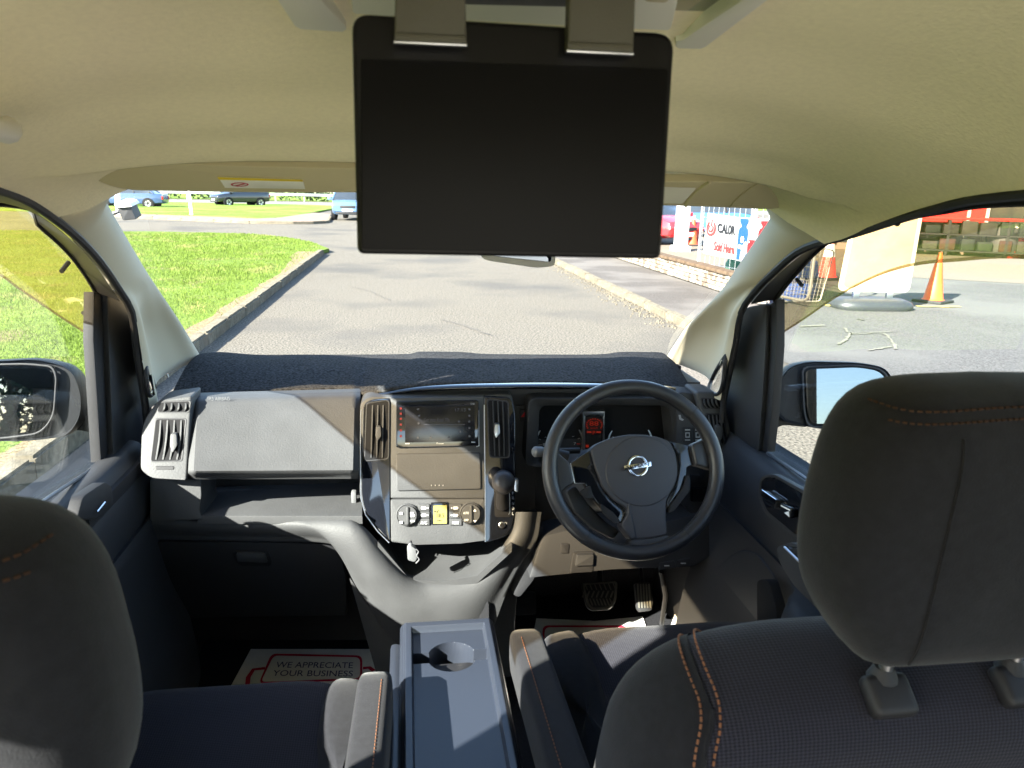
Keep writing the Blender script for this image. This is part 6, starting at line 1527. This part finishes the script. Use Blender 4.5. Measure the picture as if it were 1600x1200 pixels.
# grey post and orange bollard by the yard entrance
c = Vector((at(1066, 350, 21).x, 21, 0)); gp_ = thing('gate_post', 'pale grey post at the yard entrance between the red and blue cars', 'post', tuple(c))
MB().box(c + Vector((0, 0, 1.0)), (.32, .32, 2.0), bev=.02).obj('shaft', M['grey_print'], gp_); MB().box(c + Vector((0, 0, .08)), (.46, .46, .16), bev=.02).obj('foot', M['white_print'], gp_)
orange = mat('orange plastic', (.62, .10, .015), .55, .35, var=.12, vscale=12)
whitep = mat('white reflective band', (.72, .70, .66), .5, .3)
blackr = M['rubber']
def cone(label, loc, h, bands, m, rz=0, group='traffic cones on the forecourt'):
    t = thing('traffic_cone', label, 'traffic cone', tuple(loc), group); loc = Vector(loc); k = h / .9; Q = Matrix.Translation(loc) @ Matrix.Rotation(rz, 4, 'Z')
    MB().box(loc + Vector((0, 0, .025 * k)), (.52 * k, .52 * k, .05 * k), Matrix.Rotation(rz, 3, 'Z'), .012).obj('base', blackr, t)
    r = lambda z: (lerp(.165, .035, (z - .05) / .85)) * k
    MB().lathe([(r(.05) + .03 * k, .048 * k), (r(.05), .07 * k), (r(.5), .5 * k), (r(.9), .9 * k), (r(.9) * .6, .905 * k), (0, .905 * k)], 24, Q, caps=False).obj('cone', m, t, smooth=50)
    for a, b in bands: MB().lathe([(r(a) + .003, a * k), (r(b) + .003, b * k)], 24, Q, caps=False).obj('band', whitep, t)
    return t
cone('tall plain orange cone on a black square foot beside the blank sign board', atz(1457, 472, .01), .78, [], orange, .5)
cone('red and white banded cone standing behind the sign board on its left', atz(1291, 436, .01), .95, [(.42, .66)], mat('red plastic', (.60, .04, .03), .5, .35), .2)
cone('small orange red bollard cone left of the mesh fence', tuple(atz(1081, 384, .01)), .95, [(.80, .86)], mat('orange red plastic', (.62, .06, .02), .5, .35), .2)
# blank sign board on rubber foot
a, b = atz(1302, 484, .01), atz(1424, 486, .01); cm_ = (a + b) / 2 + Vector((.10, .20, 0)); ux = (b - a).normalized(); uy = Vector((-ux.y, ux.x, 0)); sbw = (b - a).length
sb = thing('sign_board', 'blank white pavement sign board with rounded corners on a grey rubber foot', 'sign board', tuple(cm_))
def spt(s, z, o=0): return cm_ + ux * s + uy * o + Vector((0, 0, z))
foot = [(sbw * .5 * math.copysign(abs(math.cos(t)) ** .55, math.cos(t)), .30 * math.copysign(abs(math.sin(t)) ** .7, math.sin(t))) for t in np.linspace(0, 6.2832, 41)[:-1]]
rings = [[spt(x * f_, z, y * f_) for x, y in foot] for f_, z in ((.97, .0), (1.0, .03), (1.0, .07), (.95, .11), (.80, .145), (.5, .16))]
MB().loft(rings).obj('foot', mat('grey rubber foot', (.022, .024, .028), .45, .5), sb, smooth=60)
bo = rnd([(-sbw * .45, .24), (sbw * .47, .24), (sbw * .53, 1.60), (-sbw * .33, 1.60)], .10, 5)
MB().slab([spt(x, z, -.02 + .05 * z) for x, z in bo], uy * .04, .012).obj('frame', M['bezel'], sb)
bi = rnd([(-sbw * .40, .30), (sbw * .42, .30), (sbw * .47, 1.54), (-sbw * .29, 1.54)], .09, 5)
MB().slab([spt(x, z, -.028 + .05 * z) for x, z in bi], uy * .01, .003).obj('poster', mat('faded poster', (.46, .37, .27), .7, .3, var=.10, vscale=4, col2=(.40, .31, .22), c2scale=3, c2lo=.6, c2hi=.75), sb)
for s in (-.25, .25): MB().box(spt(s, .19, 0), (.10, .05, .14), bev=.01).obj('spring', M['silver'], sb)
# blue crate behind a mesh guard
c = atz(1251, 474, .01); cr = thing('mesh_guard', 'pale wire mesh guard standing in front of a blue drum', 'mesh guard', tuple(c))
gu = (Vector((1, -.25, 0))).normalized(); gpt = lambda s, z: c + gu * s + Vector((0, 0, z))
MB().tube([gpt(*q) for q in rnd([(-.38, .02), (.28, .04), (.40, .80), (-.30, .95)], .06, 3)], .012, 6, closed=True).obj('frame', galv, cr)
mb = MB()
for s in np.linspace(-.33, .27, 13): mb.tube([gpt(s, .04), gpt(s + .09, .86)], .003, 4)
for z in np.linspace(.08, .82, 14): mb.tube([gpt(-.35 + z * .08, z), gpt(.28 + z * .12, z)], .003, 4)
mb.obj('wires', galv, cr, kind='stuff')
cb = c + Vector((.08, .45, 0)); bd = thing('blue_drum', 'rounded blue plastic drum behind the mesh guard', 'drum', tuple(cb))
MB().lathe([(0, 0), (.30, 0), (.36, .12), (.37, .40), (.33, .60), (.20, .70), (.10, .74), (0, .74)], 24, Matrix.Translation(cb), caps=False).obj('shell', mat('blue plastic', (.05, .11, .42), .5, .4), bd)
MB().lathe([(.372, .30), (.385, .32), (.385, .36), (.372, .38)], 24, Matrix.Translation(cb), caps=False).obj('hoop', M['navy'], bd)
# red and white barrier block at the right edge
c = atz(1596, 404, .01); rb = thing('barrier_block', 'red and white plastic barrier block at the right edge of the window', 'barrier', tuple(c))
MB().slab([c + Vector(p) for p in ((-.45, 0, 0), (.55, 0, 0), (.45, 0, .75), (-.40, 0, .75))], (0, .4, 0), .04).obj('block', mat('barrier red', (.60, .02, .02), .5, .3), rb)
MB().slab([c + Vector(p) for p in ((-.40, .05, .75), (.45, .05, .75), (.40, .05, 1.0), (-.36, .05, 1.0))], (0, .3, 0), .03).obj('cap', whitep, rb)
c = atz(1563, 402, .01); bb = thing('litter_bin', 'dark grey rounded bin left of the red and white barrier', 'bin', tuple(c))
MB().lathe([(0, 0), (.36, 0), (.40, .1), (.42, .70), (.36, .86), (.2, .94), (0, .95)], 20, Matrix.Translation(c), caps=False).obj('drum', M['dash'], bb)
MB().box(c + Vector((0, -.40, .68)), (.36, .05, .12), bev=.02).obj('slot', M['black'], bb)
# shop with dark windows and goods stand in front
sx0 = Vector((13.2, 23.0, 0)); su = Vector((1, -.62, 0)).normalized(); sn = Vector((-.62, -1, 0)).normalized()
shp = thing('shop_building', 'shop front with dark glass, a red panel and yellow window lettering beyond the yard', 'shop', tuple(sx0))
q = lambda s, z, o=0: sx0 + su * s + sn * o + Vector((0, 0, z))
MB().slab([q(0, 0), q(22, 0), q(22, 3.6), q(0, 3.6)], -sn * 5).obj('wall', mat('render wall', (.16, .12, .10), .9, .1, var=.1), shp)
MB().slab([q(-.2, 2.6, .25), q(22, 2.6, .25), q(22, 3.3, .25), q(-.2, 3.3, .25)], -sn * .2, .02).obj('fascia', mat('grey fascia', (.10, .11, .12), .5, .4), shp)
shopglass = mat('dark shop glass', (.025, .03, .032), .06, .6)
for k in range(5):
    s0 = .6 + k * 4.1
    MB().slab([q(s0, .25, .04), q(s0 + 3.5, .25, .04), q(s0 + 3.5, 2.4, .04), q(s0, 2.4, .04)], -sn * .03).obj('window', shopglass, shp)
    for s in (s0 - .06, s0 + 1.72, s0 + 3.56): MB().box(q(s, 1.3, .06), (.09, .10, 2.2), Matrix.Rotation(math.atan2(su.y, su.x), 3, 'Z')).obj('window_frame', M['grey_print'], shp)
MB().slab([q(1.2, .95, .08), q(4.6, .95, .08), q(4.6, 1.40, .08), q(1.2, 1.40, .08)], -sn * .03).obj('red_panel', M['red_print'], shp)
mb = MB(); v, f_ = textmesh('TYRES'); mb.add([q(6.6 + 2.6 * a, .95 + .5 * b_, .07) for a, b_ in v], f_); mb.obj('window_lettering', M['yellow_print'], shp)
c = atz(1505, 400, .01) ; gs = thing('goods_stand', 'long low display stand with a bright red top rail in front of the shop', 'display stand', tuple(c))
ru = Matrix.Rotation(math.atan2(su.y, su.x), 3, 'Z'); gq = lambda s, z, o=0: c + su * s + sn * o + Vector((0, 0, z))
MB().box(gq(.2, 1.08), (4.6, .55, .07), ru, .02).obj('top_rail', M['red_print'], gs)
for z in (.15, .62): MB().box(gq(.2, z), (4.5, .5, .04), ru).obj('shelf', M['dark'], gs)
for s in (-2.0, -.5, 1.0, 2.4): MB().box(gq(s, .55), (.07, .5, 1.05), ru).obj('upright', M['dark'], gs)
gc = [(.004, .008, .006), (.014, .013, .012), (.03, .007, .004), (.006, .012, .006), (.024, .022, .018), (.006, .007, .014)]
gname = ['dark green', 'grey', 'rust red', 'green', 'pale', 'navy']; ords = ['first', 'second', 'third', 'fourth', 'fifth', 'sixth', 'seventh', 'eighth', 'ninth']
gmats = [mat('goods %d' % i, k, .7, .3, var=.2, vscale=9) for i, k in enumerate(gc)]
for k in range(18):
    s = -1.9 + (k % 9) * .48; z = .17 if k < 9 else .64; hgt = random.uniform(.22, .38); w_ = random.uniform(.30, .42)
    gm_ = random.randrange(6); o = MB().box(gq(s + random.uniform(-.03, .03), z + hgt / 2 + .005, random.uniform(0, .08)), (w_, .34, hgt), ru, .02).obj('goods_box', gmats[gm_], None); tag(o, '%s box, %s from left on %s shelf of the red topped stand' % (gname[gm_], ords[k % 9], 'lower' if k < 9 else 'upper'), 'box', 'boxes on the display stand')
